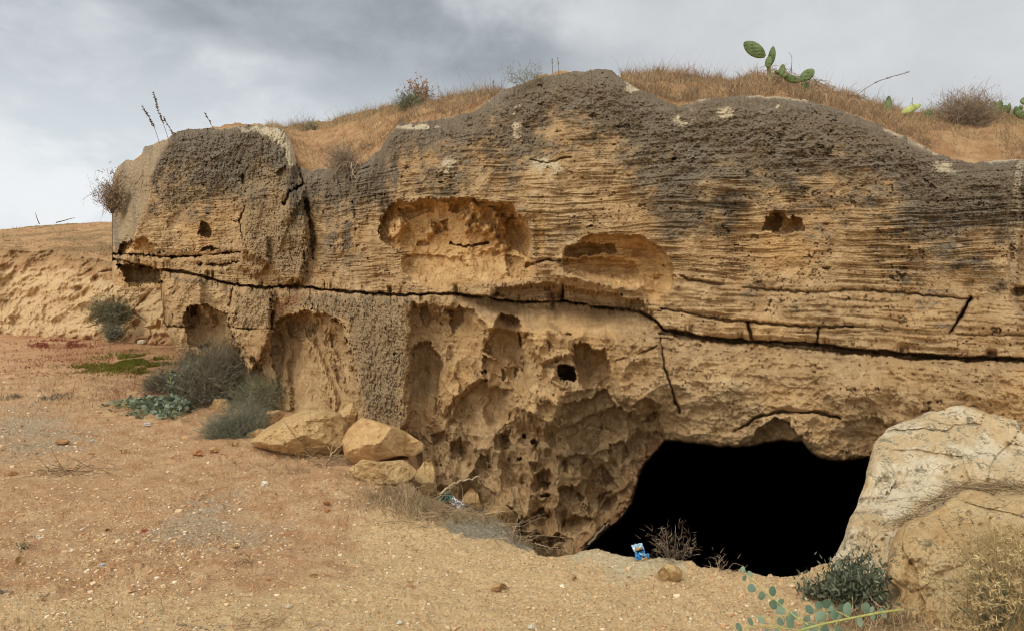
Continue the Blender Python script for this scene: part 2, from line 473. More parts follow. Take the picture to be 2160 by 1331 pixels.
    crack([(238,535),(327,541),(360,543),(420,540),(507,531)], 3.2, .35)
    crack([(420,558),(470,560),(505,551)], 2.2, .2)
    paint(orange, [(240,545),(345,560),(345,610),(240,610)], .35, 10)
    hollow([(243,556),(300,560),(338,566),(344,600),(300,604),(262,602)], .75, 6, None, .3, .3)
    D += .22*smooth(0, 5, sc)*(px < 343)
    hollow([(412,496),(428,470),(448,492),(436,503)], .38, 6, None, .3)
    hollow([(420,530),(445,516),(470,524),(440,531)], .34, 6, None, .3)
    bulge([(515,400),(570,380),(640,405),(655,500),(640,600),(600,600),(560,565),(510,540)], .30, 14)
    bulge([(515,500),(560,495),(575,560),(540,590),(500,560)], .2, 9)
    crack([(645,425),(652,460),(660,500),(656,545)], 6.5, .32)
    crack([(628,350),(640,390),(612,405),(600,430)], 4, .25)
    ridge([(590,520),(600,450),(625,420)], 9, .10)
    crack([(512,370),(520,430),(505,470),(515,520)], 2.5, .14)
    hollow([(575,365),(600,350),(612,372),(590,385)], .14, 8)
    # ---- alcove 1
    A1 = [(797,505),(800,468),(815,440),(850,424),(915,414),(965,412),(1040,424),(1085,438),(1112,470),(1126,510),(1122,545),(1137,562),(1120,592),(1060,600),(1000,602),(930,612),(880,612),(850,580),(840,552),(856,532),(815,520)]
    hollow(A1, .50, 16, (500, 625), .95, .85)
    m, sd = region(A1, 5)
    ins = smooth(0, 22, sd)
    D[m] -= ins*.26*smooth(-.02, .35, fbm2(s[m]*3.0, z[m]*3.6, 4, 31))*smooth(580,430,qy[m])*1.3
    D[m] -= ins*.10*np.abs(fbm2(s[m]*5.0, z[m]*6, 3, 34))
    D[m] += ins*.14*smooth(.12, .5, fbm2(s[m]*6, z[m]*6, 3, 36))*smooth(1000,1090,px[m])
    hollow([(842,552),(860,535),(930,538),(985,548),(1000,575),(930,606),(885,606),(858,585)], .16, 16, (545, 612), .5, .8)
    for q in ([(836,446),(870,430),(910,424),(915,446),(868,462)],[(935,420),(1000,418),(994,442),(950,448)],[(1030,432),(1080,440),(1100,466),(1060,462)],[(905,470),(940,462),(950,490),(915,498)],[(1060,540),(1105,545),(1110,580),(1070,585)]):
        hollow(q, .17, 7, None, .5)
    bulge([(808,470),(850,452),(866,470),(840,500),(812,505)], .14, 9)
    crack([(950,515),(985,520),(1030,513)], 3.5, .22)
    ridge([(955,523),(1030,521),(1060,535)], 6, .08)
    bulge([(995,430),(1022,428),(1024,466),(1000,470)], .16, 10)
    hollow([(880,512),(895,508),(900,518),(888,522)], .12, 5)
    hollow([(1040,480),(1085,450),(1114,490),(1116,548),(1085,530),(1052,515)], .26, 10, None, .6)
    hollow([(1125,445),(1140,440),(1152,470),(1150,545),(1132,545)], .07, 8, None, .7, .4)
    # ---- alcove 2
    A2 = [(1188,522),(1215,517),(1240,502),(1295,494),(1352,499),(1400,522),(1424,560),(1420,606),(1396,650),(1364,645),(1350,612),(1290,606),(1186,578)]
    hollow(A2, .48, 18, (560, 680), .95, .9)
    hollow([(1186,528),(1215,518),(1290,522),(1296,536),(1240,545),(1192,545)], .30, 7, None, .5, .6)
    hollow([(1180,552),(1250,548),(1340,556),(1352,575),(1340,590),(1260,580),(1180,565)], .12, 8, None, .5)
    m, sd = region(A2, 5); ins = smooth(0, 22, sd)
    D[m] -= ins*.16*(ridge2(s[m]*1.1, z[m]*5.5, 4, 37) - .2)
    ridge([(1180,550),(1250,546),(1330,540)], 5, .10)
    ridge([(1180,583),(1250,592),(1330,606),(1352,606)], 9, .14)
    crack([(1112,560),(1150,548),(1180,552)], 5, .18)
    U = [(1030,627),(1058,604),(1120,600),(1182,600),(1280,614),(1350,631),(1354,652),(1260,645),(1190,633),(1100,636)]
    hollow(U, .36, 5)
    crack([(1186,600),(1188,632)], 3, .3)
    # ---- niche 3 and rest of the upper right
    hollow([(1608,486),(1612,460),(1630,446),(1656,452),(1664,462),(1672,450),(1690,462),(1694,488),(1650,492)], .30, 8, None, .7, .9)
    hollow([(1610,484),(1614,462),(1630,450),(1648,458),(1645,486)], .22, 10)
    paint(orange, [(1600,470),(1700,470),(1720,530),(1690,580),(1600,560)], .5, 30)
    crack([(1400,560),(1450,590),(1560,606),(1700,617),(1800,612),(1900,618),(2045,632)], 2.6, .10)
    crack([(1395,651),(1440,658),(1500,671),(1560,678),(1640,684),(1720,690),(1800,688)], 2.8, .16)
    crack([(1800,688),(1900,700),(1990,705),(2160,708)], 1.6, .06)
    crack([(1577,680),(1582,700),(1588,718)], 3.2, .22)
    crack([(1727,692),(1724,712),(1722,726)], 3.6, .22)
    crack([(2047,628),(2030,660),(2012,690),(1993,724)], 4.2, .28)
    crack([(1205,330),(1150,345),(1120,335)], 2, .08)
    # cut arris at the right edge
    sl = smooth(0, 6, px + wx*.9 - lerp_pts(py, [(330,2140),(420,2130),(470,2122),(560,2122),(640,2130),(700,2200)]))*(py < 690)
    sl2 = smooth(0, 8, px + wx*1.2 - lerp_pts(py, [(330,2158),(470,2152),(560,2140),(640,2136),(700,2200)]))*(py < 690)
    D += .10*sl - .0*sl2 + .06*sl2
    pale += .45*(sl - sl2)
    hollow([(2128,612),(2150,604),(2175,612),(2160,626),(2132,628)], .18, 6)
    # ---- lower left
    hollow([(575,700),(588,668),(640,657),(690,661),(724,690),(740,740),(752,800),(742,858),(700,900),(600,900),(580,812),(570,745)], .72, 16, (650, 960), .15, .7)
    ridge([(690,690),(715,760),(735,820)], 10, .14)
    ridge([(600,680),(612,730),(598,800),(606,860)], 8, .16); ridge([(640,700),(672,760),(700,840),(705,880)], 9, .14); ridge([(660,668),(690,700),(716,770)], 7, .12)
    hollow([(690,700),(715,705),(735,770),(728,830),(706,800)], .14, 8); hollow([(610,672),(650,662),(672,690),(640,720),(612,705)], .16, 9)
    D += .05*fbm2(s*4, z*3, 4, 68, .6)*smooth(580,600,px)*smooth(760,740,px)*smooth(650,670,py)
    hollow([(735,740),(745,730),(752,770),(748,800)], .2, 6)
    hollow([(386,676),(400,648),(440,640),(480,662),(492,705),(560,790),(602,872),(560,865),(480,780),(430,745),(396,730),(388,692)], .62, 12, (640, 900), .2, .7)
    crack([(352,688),(390,690),(470,688)], 2, .12)
    hollow([(400,652),(425,645),(418,672),(398,668)], .35, 8)
    ridge([(420,590),(428,640),(440,672)], 10, .22)
    bulge([(490,615),(575,612),(572,700),(555,760),(530,790),(500,740),(486,680)], .36, 9)
    crack([(486,690),(530,694),(575,692)], 2.2, .16)
    crack([(490,610),(484,650)], 2.5, .12)
    crack([(575,610),(573,660),(574,690)], 3, .2)
    D -= .12*np.exp(-((px - 790)/60)**2)*smooth(640, 700, py)
    # ---- lower middle, hollowed by salt and wind
    R = [(866,632),(1005,648),(1030,690),(1120,700),(1130,790),(1100,860),(1180,900),(1300,850),(1340,880),(1400,930),(1340,1060),(1240,1180),(1100,1420),(600,1420),(730,1010),(800,930),(858,890),(852,760)]
    m, sd = region(R, 10)
    D[m] += .22*smooth(0, 10, sd) + .14*smooth(0, 40, sd)
    def C(L): return [(823 + x*.4756, 549 + y*.4756) for x, y in L]
    def scoop(L, depth, y0, y1, edge=7, org=0, smo=.6, low=.25):
        poly = C(L); m, sd = region(poly, 6)
        ya, yb = 549 + y0*.4756, 549 + y1*.4756
        D[m] += depth*(.75*smooth(0, edge, sd) + .25*smooth(0, edge*5, sd))*(low + (1 - low)*(1 - smooth(ya, yb, qy[m])))
        if org: orange[m] = np.maximum(orange[m], org*smooth(-4, 12, sd))
        smoothm[m] = np.maximum(smoothm[m], smo*smooth(0, 8, sd))
    def lump(L, h, edge=14): bulge(C(L), h, edge)
    scoop([(60,520),(90,400),(130,355),(180,365),(215,420),(235,460),(215,560),(215,660),(180,720),(120,740),(75,700),(50,600)], .34, 380, 780)
    ridge(C([(250,390),(228,520),(216,650)]), 6, .10)
    lump([(232,470),(300,420),(400,520),(300,620),(250,690),(225,690)], .16, 10)
    scoop([(130,200),(165,175),(200,240),(180,300),(140,290)], .24, 190, 310)
    scoop([(262,215),(310,185),(332,210),(322,270),(292,335),(258,300)], .28, 190, 340)
    ridge(C([(160,165),(210,215),(250,215),(270,180)]), 6, .14); ridge(C([(245,215),(265,260),(270,320)]), 5, .12)
    scoop([(415,370),(470,270),(500,235),(550,235),(590,270),(600,330),(592,440),(600,520),(560,480),(520,470),(440,430),(400,400)], .55, 260, 560, 7, .25)
    scoop([(395,420),(440,430),(560,475),(552,560),(480,645),(410,590)], .22, 420, 640, 6, .2)
    scoop([(400,525),(440,560),(560,560),(555,700),(500,790),(420,780),(330,760),(255,725),(300,625)], .26, 560, 820, 6)
    scoop([(572,300),(592,330),(588,380),(572,400)], .3, 300, 420, 4)
    lump([(612,300),(700,285),(820,345),(805,435),(690,462),(640,462),(610,400)], .24, 11)
    scoop([(676,370),(692,365),(694,410),(678,420)], .14, 360, 430, 4)
    scoop([(800,440),(815,385),(850,355),(890,360),(905,395),(950,380),(975,420),(980,520),(965,560),(930,545),(880,605),(850,560),(830,500)], .52, 390, 640, 7, .2)
    hollow(C([(735,500),(745,465),(780,452),(815,475),(832,510),(815,536),(760,525)]), .95, 7)
    lump([(690,470),(735,470),(740,525),(800,560),(790,580),(700,545)], .16, 7)
    lump([(556,570),(610,530),(700,540),(800,578),(765,640),(742,720),(680,785),(600,755),(553,655)], .40, 20)
    scoop([(640,640),(700,620),(735,650),(720,740),(660,720)], .12, 640, 760, 10, .3)
    paint(orange, C([(556,570),(610,530),(700,540),(800,578),(765,640),(742,720),(680,785),(600,755),(553,655)]), .35, 14)
    scoop([(748,645),(880,605),(960,548),(1000,622),(1080,702),(1150,742),(1245,780),(1130,870),(1000,780),(880,740),(760,810),(725,770)], .28, 640, 900, 8, 0, .4, .15)
    scoop([(375,905),(410,850),(450,868),(455,980),(382,972)], .26, 860, 1010, 6)
    for (cx, cy, rx, ry, dp) in ((587,787,11,12,.3),(640,808,20,14,.35),(575,887,13,9,.25),(690,1032,26,9,.25),(690,990,15,22,.18),(575,1172,22,15,.35),(520,885,6,6,.15),(412,490,13,16,.2),(415,535,12,10,.2),(500,500,12,30,.15),(556,500,10,26,.18),(650,900,30,22,.12)):
        an = np.linspace(0, 6.2832, 10)[:-1]
        hollow(C([(cx + rx*math.cos(a), cy + ry*math.sin(a)) for a in an]), dp, 4)
    for L in ([(740,1010),(800,985),(865,1040),(835,1115),(750,1085)],[(770,1165),(830,1120),(905,1150),(885,1205),(790,1205)],[(690,1235),(770,1205),(785,1250),(705,1290)],[(880,930),(940,900),(985,960),(930,1010),(870,990)],[(610,1120),(680,1090),(720,1140),(690,1190),(620,1180)],[(640,930),(715,915),(730,980),(660,1000)],[(900,1040),(960,1010),(1010,1060),(980,1120),(910,1110)],[(760,880),(830,850),(870,900),(820,960),(760,940)],[(960,820),(1040,800),(1075,860),(1020,920),(960,890)],[(460,780),(520,790),(520,850),(460,850)],[(250,800),(330,790),(340,870),(270,890)],[(160,760),(240,740),(250,800),(190,840)]):
        ys = [q[1] for q in L]; scoop(L, .24, min(ys), max(ys) + 40, 6, 0, .4, .3)
    ridge(C([(742,840),(748,960),(736,1085),(655,1145)]), 6, .12); ridge(C([(540,690),(530,760),(500,800)]), 4, -.10); ridge(C([(870,1190),(930,1060),(1060,960)]), 7, .10)
    lump([(440,1090),(540,1020),(640,1080),(640,1140),(560,1190),(450,1150)], .22, 14)
    # ---- lower right, belly over the cave mouth
    B = [(1291,712),(1400,704),(1580,725),(1830,745),(2430,775),(2430,1060),(1840,1080),(1600,1060),(1460,1030),(1418,960),(1400,915),(1390,878),(1362,896),(1334,880),(1299,838),(1294,772)]
    m, sd = region(B, 10)
    D[m] -= .22*smooth(0, 7, sd) + .26*np.sqrt(np.clip(smooth(0, 90, sd), 0, 1))
    crack([(1392,705),(1398,760),(1420,828),(1434,872)], 2.2, .16)
    crack([(1300,760),(1350,745),(1392,728)], 1.8, .10)
    crack([(1550,910),(1600,877),(1650,868),(1720,869),(1772,882)], 3.2, .22)
    hollow([(1572,940),(1590,906),(1630,884),(1668,892),(1694,930),(1640,940),(1600,950)], .42, 14, None, .2, .6)
    hollow([(1410,700),(1480,700),(1476,722),(1440,726),(1405,712)], -.06, 6)
    scoop([(1060,655),(1110,610),(1170,620),(1200,680),(1190,730),(1120,722)], .26, 620, 800, 8, .4)
    hollow([(1780,890),(1850,880),(1880,905),(1840,960),(1790,950)], .14, 20)
    # ---- the cave
    m = (px > 1150) & (py > 880)
    cw = 9*fbm2(s[m]*3, z[m]*3, 5, 41, .6)
    cs = poly_sd(px[m] + cw, py[m] + 10*fbm2(s[m]*2.5, z[m]*2.5, 5, 42, .6), CAVE)
    D[m] += .10*np.exp(-np.abs(np.minimum(cs, 0))/7)
    D[m] += 1.6*smooth(0, 3.5, cs) + 8.5*smooth(1, 16, cs)
    cave_shade[m] = np.maximum(smooth(.5, 5, cs), .3*smooth(-12, 3, cs)*(px[m] < 1420)*(py[m] > 930))  # shade of the cave painted near-black, with a faint fringe at its left rim
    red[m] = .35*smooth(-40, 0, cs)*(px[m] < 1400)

    # ---- weathering, all real relief
    cave_k = 1 - cave_shade
    # fine bedding laminae
    zz = z + .05*X*(py > 560)*.6 + .05*fbm2(s*.9, z*.9, 3, 50)
    lam = fbm2(s*1.4, zz*26, 4, 51, .6)
    lam2 = fbm2(s*.5, zz*15, 2, 55)
    lm = lerp_pts(py, [(150,.2),(310,.35),(400,1),(740,1),(790,.25),(1400,.2)])*lerp_pts(px, [(236,.35),(640,.5),(700,1),(2430,1)])
    lm = lm*(1 - .72*smoothm)*(1 - .75*lowhalf*(px < 1380))
    lmod = .08 + .92*smooth(-.15, .35, fbm2(s*1.3, z*1.5, 3, 57))
    lams = np.sign(lam)*np.abs(lam)**.65
    D += (.050*lams*lmod + .008*lam2)*lm
    grv = smooth(.55, .9, ridge2(s*.55, zz*13, 2, 62))*smooth(-.15, .25, fbm2(s*.9, z*3, 3, 63))
    D += .032*grv*lm
    D += (1 - lowhalf)*(1 - .8*smoothm)*.06*fbm2(s*2.6, z*3.4, 4, 67, .6)
    # overhanging little ledges (sawtooth)
    D += .012*lm*(np.mod(zz*15 + .8*fbm2(s*1.1, z*3, 3, 58), 1) - .5)*smooth(-.1,.2,fbm2(s*.8, z*2.5, 2, 59))
    def strata(kz, amp, ks, sd_):
        u = zz*kz + .9*fbm2(zz*kz*.35, s*0 + sd_, 2, sd_) + .35*fbm2(s*1.2, z*1.2, 3, sd_ + 1)
        li = np.floor(u).astype(np.int32)
        brk = fbm2(s*ks + li*7.31, z*0 + li*3.17, 4, sd_ + 2, .6)
        return amp*np.where(np.abs(brk) > .02, np.sign(brk)*(.35 + np.abs(brk)), 0)
    D += lm*lmod*.95*(strata(15, .030, 1.1, 301) + strata(31, .018, 1.8, 311) + strata(7, .022, .6, 321)*(py < yc))
    # pitted, spongy crust
    rough = np.clip(1 - 1.0*smoothm, .08, 1)*cave_k
    hm = lerp_pts(px, [(340,200),(500,210),(640,160),(700,120),(830,140),(1000,140),(1150,190),(1300,210),(1400,330),(1560,330),(1650,300),(1750,320),(1900,230),(2050,260),(2430,260)]).astype(f32)
    crust = 1 - ht/(hm*lerp_pts(px, [(340,.72),(640,.8),(700,1),(1400,.92),(2430,.85)]))
    nb = fbm2(s*1.1, z*1.4, 4, 60); nm = fbm2(s*4, z*7, 4, 61)
    dk = smooth(-.35, .75, crust + .85*nb + .45*nm)*(py < yc - 20)
    dk = np.maximum(dk, .9*smooth(.02,.35, nb + .6*nm - .1)*np.exp(-(((px - 1480)/130)**2 + ((py - 520)/60)**2)))
    dk = np.maximum(dk, .9*smooth(-.1,.3, nb + .5*nm)*np.exp(-(((px - 720)/90)**2 + ((py - 460)/110)**2)))
    dk = np.maximum(dk, .75*smooth(-.1,.3, nb + .5*nm)*np.exp(-(((px - 2100)/90)**2 + ((py - 560)/170)**2)))
    dk = np.maximum(dk, .6*smooth(0,.4, nb + .6*nm)*smooth(1380,1450,px)*np.exp(-((py - 600)/40)**2))
    dk = np.maximum(dk, .45*smooth(0,.35, nb*.6 + .6*nm)*smooth(1000,1100,px)*(py<yc-60)*(py>360))
    dk = dk*(1 - .9*smooth(.25, .7, orange))*(1 - .8*side); dk = np.maximum(dk, side*.7*smooth(.0,.3,fbm2(s*7, z*.9, 3, 84)))
    dark = np.maximum(dark, dk)
    # joint lip greyed
    dark = np.maximum(dark, .6*np.exp(-((sc - 14)/10)**2)*smooth(-.2,.3,nm)*(px < 900)*(px > 340))
    paint(grey, [(720,640),(858,630),(860,760),(848,850),(862,900),(760,900),(745,760),(728,690)], .72, 28)
    paint(grey, [(590,612),(860,622),(858,660),(740,690),(660,655),(590,660)], .7, 24)
    paint(grey, [(500,385),(600,360),(660,400),(655,600),(520,560)], .6, 20)
    paint(grey, [(340,480),(500,480),(560,600),(340,570)], .3, 20)
    paint(grey, [(370,280),(600,268),(640,350),(600,420),(350,440),(330,380)], .7, 25)
    paint(grey, [(490,610),(575,610),(570,700),(490,690)], .5, 12)
    paint(red, [(578,640),(600,618),(640,628),(600,655),(585,665)], .45, 8)
    orange = np.maximum(orange, .45*smooth(.0,.3,nb)*np.exp(-(((px - 1750)/330)**2 + ((py - 690)/34)**2)))
    orange = np.maximum(orange, .4*smooth(.0,.3,nb+.1)*np.exp(-(((px - 430)/60)**2 + ((py - 500)/40)**2)))
    orange = np.maximum(orange, .45*smooth(-.1,.3,nb)*smooth(860,900,px)*smooth(1420,1350,px)*smooth(650,700,py)*smooth(950,860,py))
    orange = np.maximum(orange, .30*smooth(-.1,.3,nb)*smooth(1380,1450,px)*smooth(740,790,py))
    pale = np.maximum(pale, .7*np.exp(-ht/((7 + 6*np.clip(nm,0,1))*(1 + 1.3*smooth(1680,1800,px)*smooth(2060,2000,px) + 1.2*smooth(1290,1320,px)*smooth(1440,1400,px))))*smooth(-.1,.4,nb+.5*nm+.1)*(px>1280))
    pale = np.maximum(pale, .55*np.exp(-ht/6)*(px<1280)*smooth(-.1,.3,nm+.1))
    for (cx, cy, rx, ry) in ((1530,240,22,18),(1625,225,26,8),(1440,245,30,25),(1160,350,60,26),(950,355,26,30),(1340,190,30,18),(1090,255,14,60),(2000,350,40,20),(880,268,60,8)):
        pale = np.maximum(pale, .95*np.exp(-(((px - cx)/rx)**2 + ((py - cy)/ry)**2)*1.2)*smooth(-.35,.25,nm*1.4+.1))
    pk = np.clip(np.maximum(grey, .75*dark), 0, 1)
    sponge = fbm2(s*16, z*16, 4, 70, .6)
    D += rough*(.016 + .022*pk + .02*grey)*sponge + rough*.010*fbm2(s*60, z*60, 2, 77)
    clus = smooth(-.1, .35, fbm2(s*1.3, z*2.2, 3, 64))
    cav = fbm2(s*6.5 + .5*sponge, z*10, 4, 65, .62)
    D += rough*.11*smooth(.33, .60, cav)*(.25 + .75*clus)*(1 - .75*lowhalf*(px > 1290))
    cav2 = fbm2(s*19, z*27, 3, 66, .6)
    D += rough*.055*smooth(.30, .6, cav2)*np.clip(.15 + .8*clus + grey, 0, 1)*(1 - .5*dark)
    f1, f2, rr = worley2(s*8 + .9*sponge + .5*cav2, z*9 + .9*cav, 3)
    D += rough*.08*smooth(.30, .06, f1)*(rr < .07)*(.4 + 4*rr)
    f1, f2, rr = worley2(s*34 + .6*sponge, z*34 + .6*cav2, 8)
    D += rough*.030*smooth(.42, .1, f1)*(rr < .04 + .55*grey + .12*clus)
    # dark top: coarse crumbly
    D += dark*(.058*fbm2(s*5, z*7, 5, 80, .62) - .040*ridge2(s*9, z*13, 5, 81, .62))*(1 - .4*smooth(330, 450, py))
    D += side*.03*fbm2(s*9, z*1.6, 4, 83)
    # scalloped tafoni on the lower wall
    tf = smooth(860, 900, px)*smooth(1420, 1340, px)*lowhalf*smooth(690, 800, py)*(.35 + .65*smooth(830, 950, py))*cave_k
    a1 = .35*fbm2(s*3, z*3, 3, 90); a2 = .35*fbm2(s*3, z*3, 3, 91)
    g1, g2, rr = worley2(s*2.6 + a1, z*2.2 + a2, 11)
    D += tf*(.30*(1 - np.clip(g1*1.25, 0, 1)**2)*(.3 + 1.1*rr) - .12)
    g1, g2, rr = worley2(s*6.5 + a1*2, z*5.5 + a2*2, 12)
    D += tf*(.12*(1 - np.clip(g1*1.2, 0, 1)**2)*(.2 + 1.1*rr) - .03)
    D -= tf*.06*ridge2(s*3.4, z*2.6, 5, 93, .55)
    tm = smooth(860, 900, px)*smooth(1420, 1340, px)*lowhalf
    D += tm*(.10*fbm2(s*3.2, z*2.4, 4, 94) - .05*ridge2(s*4.5, z*3.6, 4, 96))
    # lower right: flaky
    fk = smooth(1290, 1330, px)*lowhalf*cave_k
    D += fk*.17*fbm2(s*1.6, z*2.4, 3, 97)
    D -= fk*(.105*ridge2(s*2.6 + a1, z*4.5, 5, 95, .58) + .020*ridge2(s*11, z*14, 3, 98))
    # lower left pillars
    fl = smooth(880, 840, px)*lowhalf
    D -= fl*.06*ridge2(s*3.6, z*3.2, 5, 99, .58)
    mask = np.stack([np.clip(dark,0,1), np.clip(orange,0,1), np.clip(grey,0,1), np.clip(pale,0,1)], -1)
    mask2 = np.stack([np.clip(red,0,1), np.clip(cave_shade,0,1), Z, Z + 1], -1)
    return D, mask, mask2

def build_cliff():
    nc, n1_, n2_ = 1560, 470, 400; nr = n1_ + n2_
    px = np.concatenate([np.linspace(236, 2170, nc - 120), np.linspace(2173, 2430, 120)])
    jit = 6.0*fbm2(px*.02, px*0 + 3, 5, 101, .62) + 3.5*np.round(2.2*fbm2(px*.05, px*0 + 7, 4, 102))*.6 + 2.0*fbm2(px*.3, px*0 + 9, 2, 103)
    top = lerp_pts(px, TOP) + jit
    bot = lerp_pts(px, BOT)
    bot = np.where(px < 700, bot + 5*fbm2(px*.05, px*0 + 5, 3, 104), bot)
    PX = np.broadcast_to(px, (nr, nc)).copy()
    ym = np.minimum(588.0, bot - 6)
    PY = np.concatenate([top + (ym - top)*np.linspace(0, 1, n1_)[:, None], ym + (bot - ym)*np.linspace(0, 1, n2_ + 1)[1:, None]], 0)
    D, m1, m2 = cliff_depth(PX.ravel(), PY.ravel(), np.broadcast_to(top, (nr, nc)).ravel().astype(f32))
    P = PT(PX.ravel(), PY.ravel(), D).reshape(nr, nc, 3)
    m1 = m1.reshape(nr, nc, 4); m2 = m2.reshape(nr, nc, 4)
    # cap going back from the top edge, underside going back from the bottom edge
    caps = []
    for k, (dy, dz) in enumerate([(1.6, -.55), (.8, -.22), (.3, -.05), (.1, .0)]):
        q = P[0].copy(); q[:, 1] += dy; q[:, 0] *= (P[0][:, 1] + dy*.5)/P[0][:, 1]; q[:, 2] += dz; caps.append(q)
    under = []
    for k in range(1, 9):
        q = P[-1].copy(); q[:, 1] += .34*k; q[:, 0] *= np.where(px > 1100, 1 + .34*k/P[-1][:, 1], 1); q[:, 2] += .05*np.sin(k) + .04*fbm2(px*.04, px*0 + k, 3, 108); under.append(q)
    q = under[-1].copy(); q[:, 2] -= 2.6; q[:, 1] += .3
    mids = [under[-1]*(1 - a) + q*a for a in (.12, .25, .4, .55, .7, .85, 1)]
    for i, mm in enumerate(mids): mm[:, 1] += .12*fbm2(px*.03, px*0 + i*1.7, 3, 109)
    under += mids
    A = np.concatenate([np.array(caps), P, np.array(under)], 0)
    M1 = np.concatenate([np.repeat(m1[:1], 4, 0), m1, np.repeat(m1[-1:], len(under), 0)*np.array([1,1,0,0])], 0)
    M2 = np.concatenate([np.repeat(m2[:1], 4, 0), m2, np.repeat(m2[-1:], len(under), 0)], 0)
    # left end: wall running back into the hill
    def side(j, n, dx, dy):
        out = []
        for k in range(1, n + 1):
            q = A[:, j].copy(); q[:, 1] += dy*k; q[:, 0] += dx*k; out.append(q)
        return np.stack(out, 1)
    Ls = side(0, 4, -.05, 1.0)[:, ::-1]; Rs = side(-1, 3, .1, 1.0)
    A = np.concatenate([Ls, A, Rs], 1)
    M1 = np.concatenate([np.repeat(M1[:, :1], 4, 1), M1, np.repeat(M1[:, -1:], 3, 1)], 1)
    M2 = np.concatenate([np.repeat(M2[:, :1], 4, 1), M2, np.repeat(M2[:, -1:], 3, 1)], 1)
    n0, n1 = A.shape[:2]
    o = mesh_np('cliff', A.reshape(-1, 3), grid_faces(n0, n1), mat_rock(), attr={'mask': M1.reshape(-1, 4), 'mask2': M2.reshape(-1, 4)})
    tag(o, 'long weathered tan sandstone cliff with a dark cave mouth, alcoves and a cracked bedding joint', 'cliff', kind='structure')
    edge = P[0]
    return px, top, edge

CL_PX, CL_TOP, CL_EDGE = build_cliff()

# ------------------------------------------------------------------ hilltop behind the edge of the rock
CREST = [(236,470),(300,470),(375,330),(420,292),(480,284),(560,280),(600,276),(640,264),(700,250),(760,240),(830,226),(900,216),(960,207),(1030,198),(1060,200),(1120,196),(1250,190),(1300,176),(1325,163),(1340,164),(1400,159),(1450,166),(1500,178),
         (1560,178),(1600,172),(1650,177),(1700,191),(1760,212),(1800,217),(1850,230),(1900,237),(1960,243),(2050,243),(2100,238),(2160,242),(2430,250)]
_k = np.exp(-(np.arange(-60, 61)/26.0)**2); _k /= _k.sum()
TOPS = np.convolve(np.pad(lerp_pts(CL_PX, TOP), 60, mode='edge'), _k, 'valid')
CL_Y = np.convolve(np.pad(CL_EDGE[:, 1], 60, mode='edge'), _k, 'valid')
DEEP = [(236,3),(600,3.2),(800,3.2),(1030,1.6),(1300,1.6),(1420,2.0),(1600,2.0),(1800,2.6),(2000,3.6),(2430,4)]
def hill_at(px, s):
    """point of the hilltop: s=0 at the rock edge, 1 at the crest"""
    px = np.asarray(px, float); s = np.asarray(s, float)
    ex = np.interp(px, CL_PX, CL_Y) + .05
    tp = np.interp(px, CL_PX, TOPS)
    cr = np.minimum(lerp_pts(px, CREST), tp + 60)
    py0 = tp + 3
    Y = ex + .06 + lerp_pts(px, DEEP)*np.clip(s, 0, None)
    z0 = EYE - (py0 - HORIZON)/F*(ex + .06)
    Y1 = ex + .06 + lerp_pts(px, DEEP)
    z1 = EYE - (cr - HORIZON)/F*Y1
    b = np.clip(s, 0, 1); bb = b**.85
    zl = z0 + (z1 - z0)*bb
    zl = np.where(s > 1, z1 - .10*(Y - Y1) - .012*(Y - Y1)**2, zl)
    X = (px - W/2)/F*Y
    amp = smooth(0, .15, s)
    zl = zl + amp*(.12*fbm2(X*1.1, Y*1.1, 4, 120) + .07*fbm2(X*5, Y*5, 4, 121, .6) + .025*fbm2(X*18, Y*18, 3, 122, .6))
    return np.stack([X, Y, zl], -1)
def build_hill():
    px = np.concatenate([[272], np.linspace(272, 2425, 1500), [2425]]); s = np.concatenate([[0], np.linspace(0, 1.15, 200), np.linspace(1.25, 5, 20)])
    S_, P_ = np.meshgrid(s, px, indexing='ij')
    A = hill_at(P_.ravel(), S_.ravel())
    A = A.reshape(len(s), len(px), 3); A[0, :, 2] -= .9; A[:, 0, 2] -= 1.0; A[:, -1, 2] -= 1.5; A = A.reshape(-1, 3)
    g = .35 + .5*smooth(.3, 1, S_.ravel())
    patch = np.exp(-(((P_.ravel() - 680)/110)**2 + ((S_.ravel() - .35)/.4)**2)) + np.exp(-(((P_.ravel() - 2050)/120)**2 + ((S_.ravel() - .15)/.3)**2))
    g = np.clip(g - .6*patch, 0, 1)
    w = .25*smooth(.18, 0, S_.ravel())
    m = np.stack([g, w, 0*g, 0*g + 1], -1)
    o = mesh_np('hill', A, grid_faces(len(s), len(px)), MAT_HILL, attr={'mask': m})
    tag(o, kind='structure')
MAT_HILL = mat_hill()
build_hill()

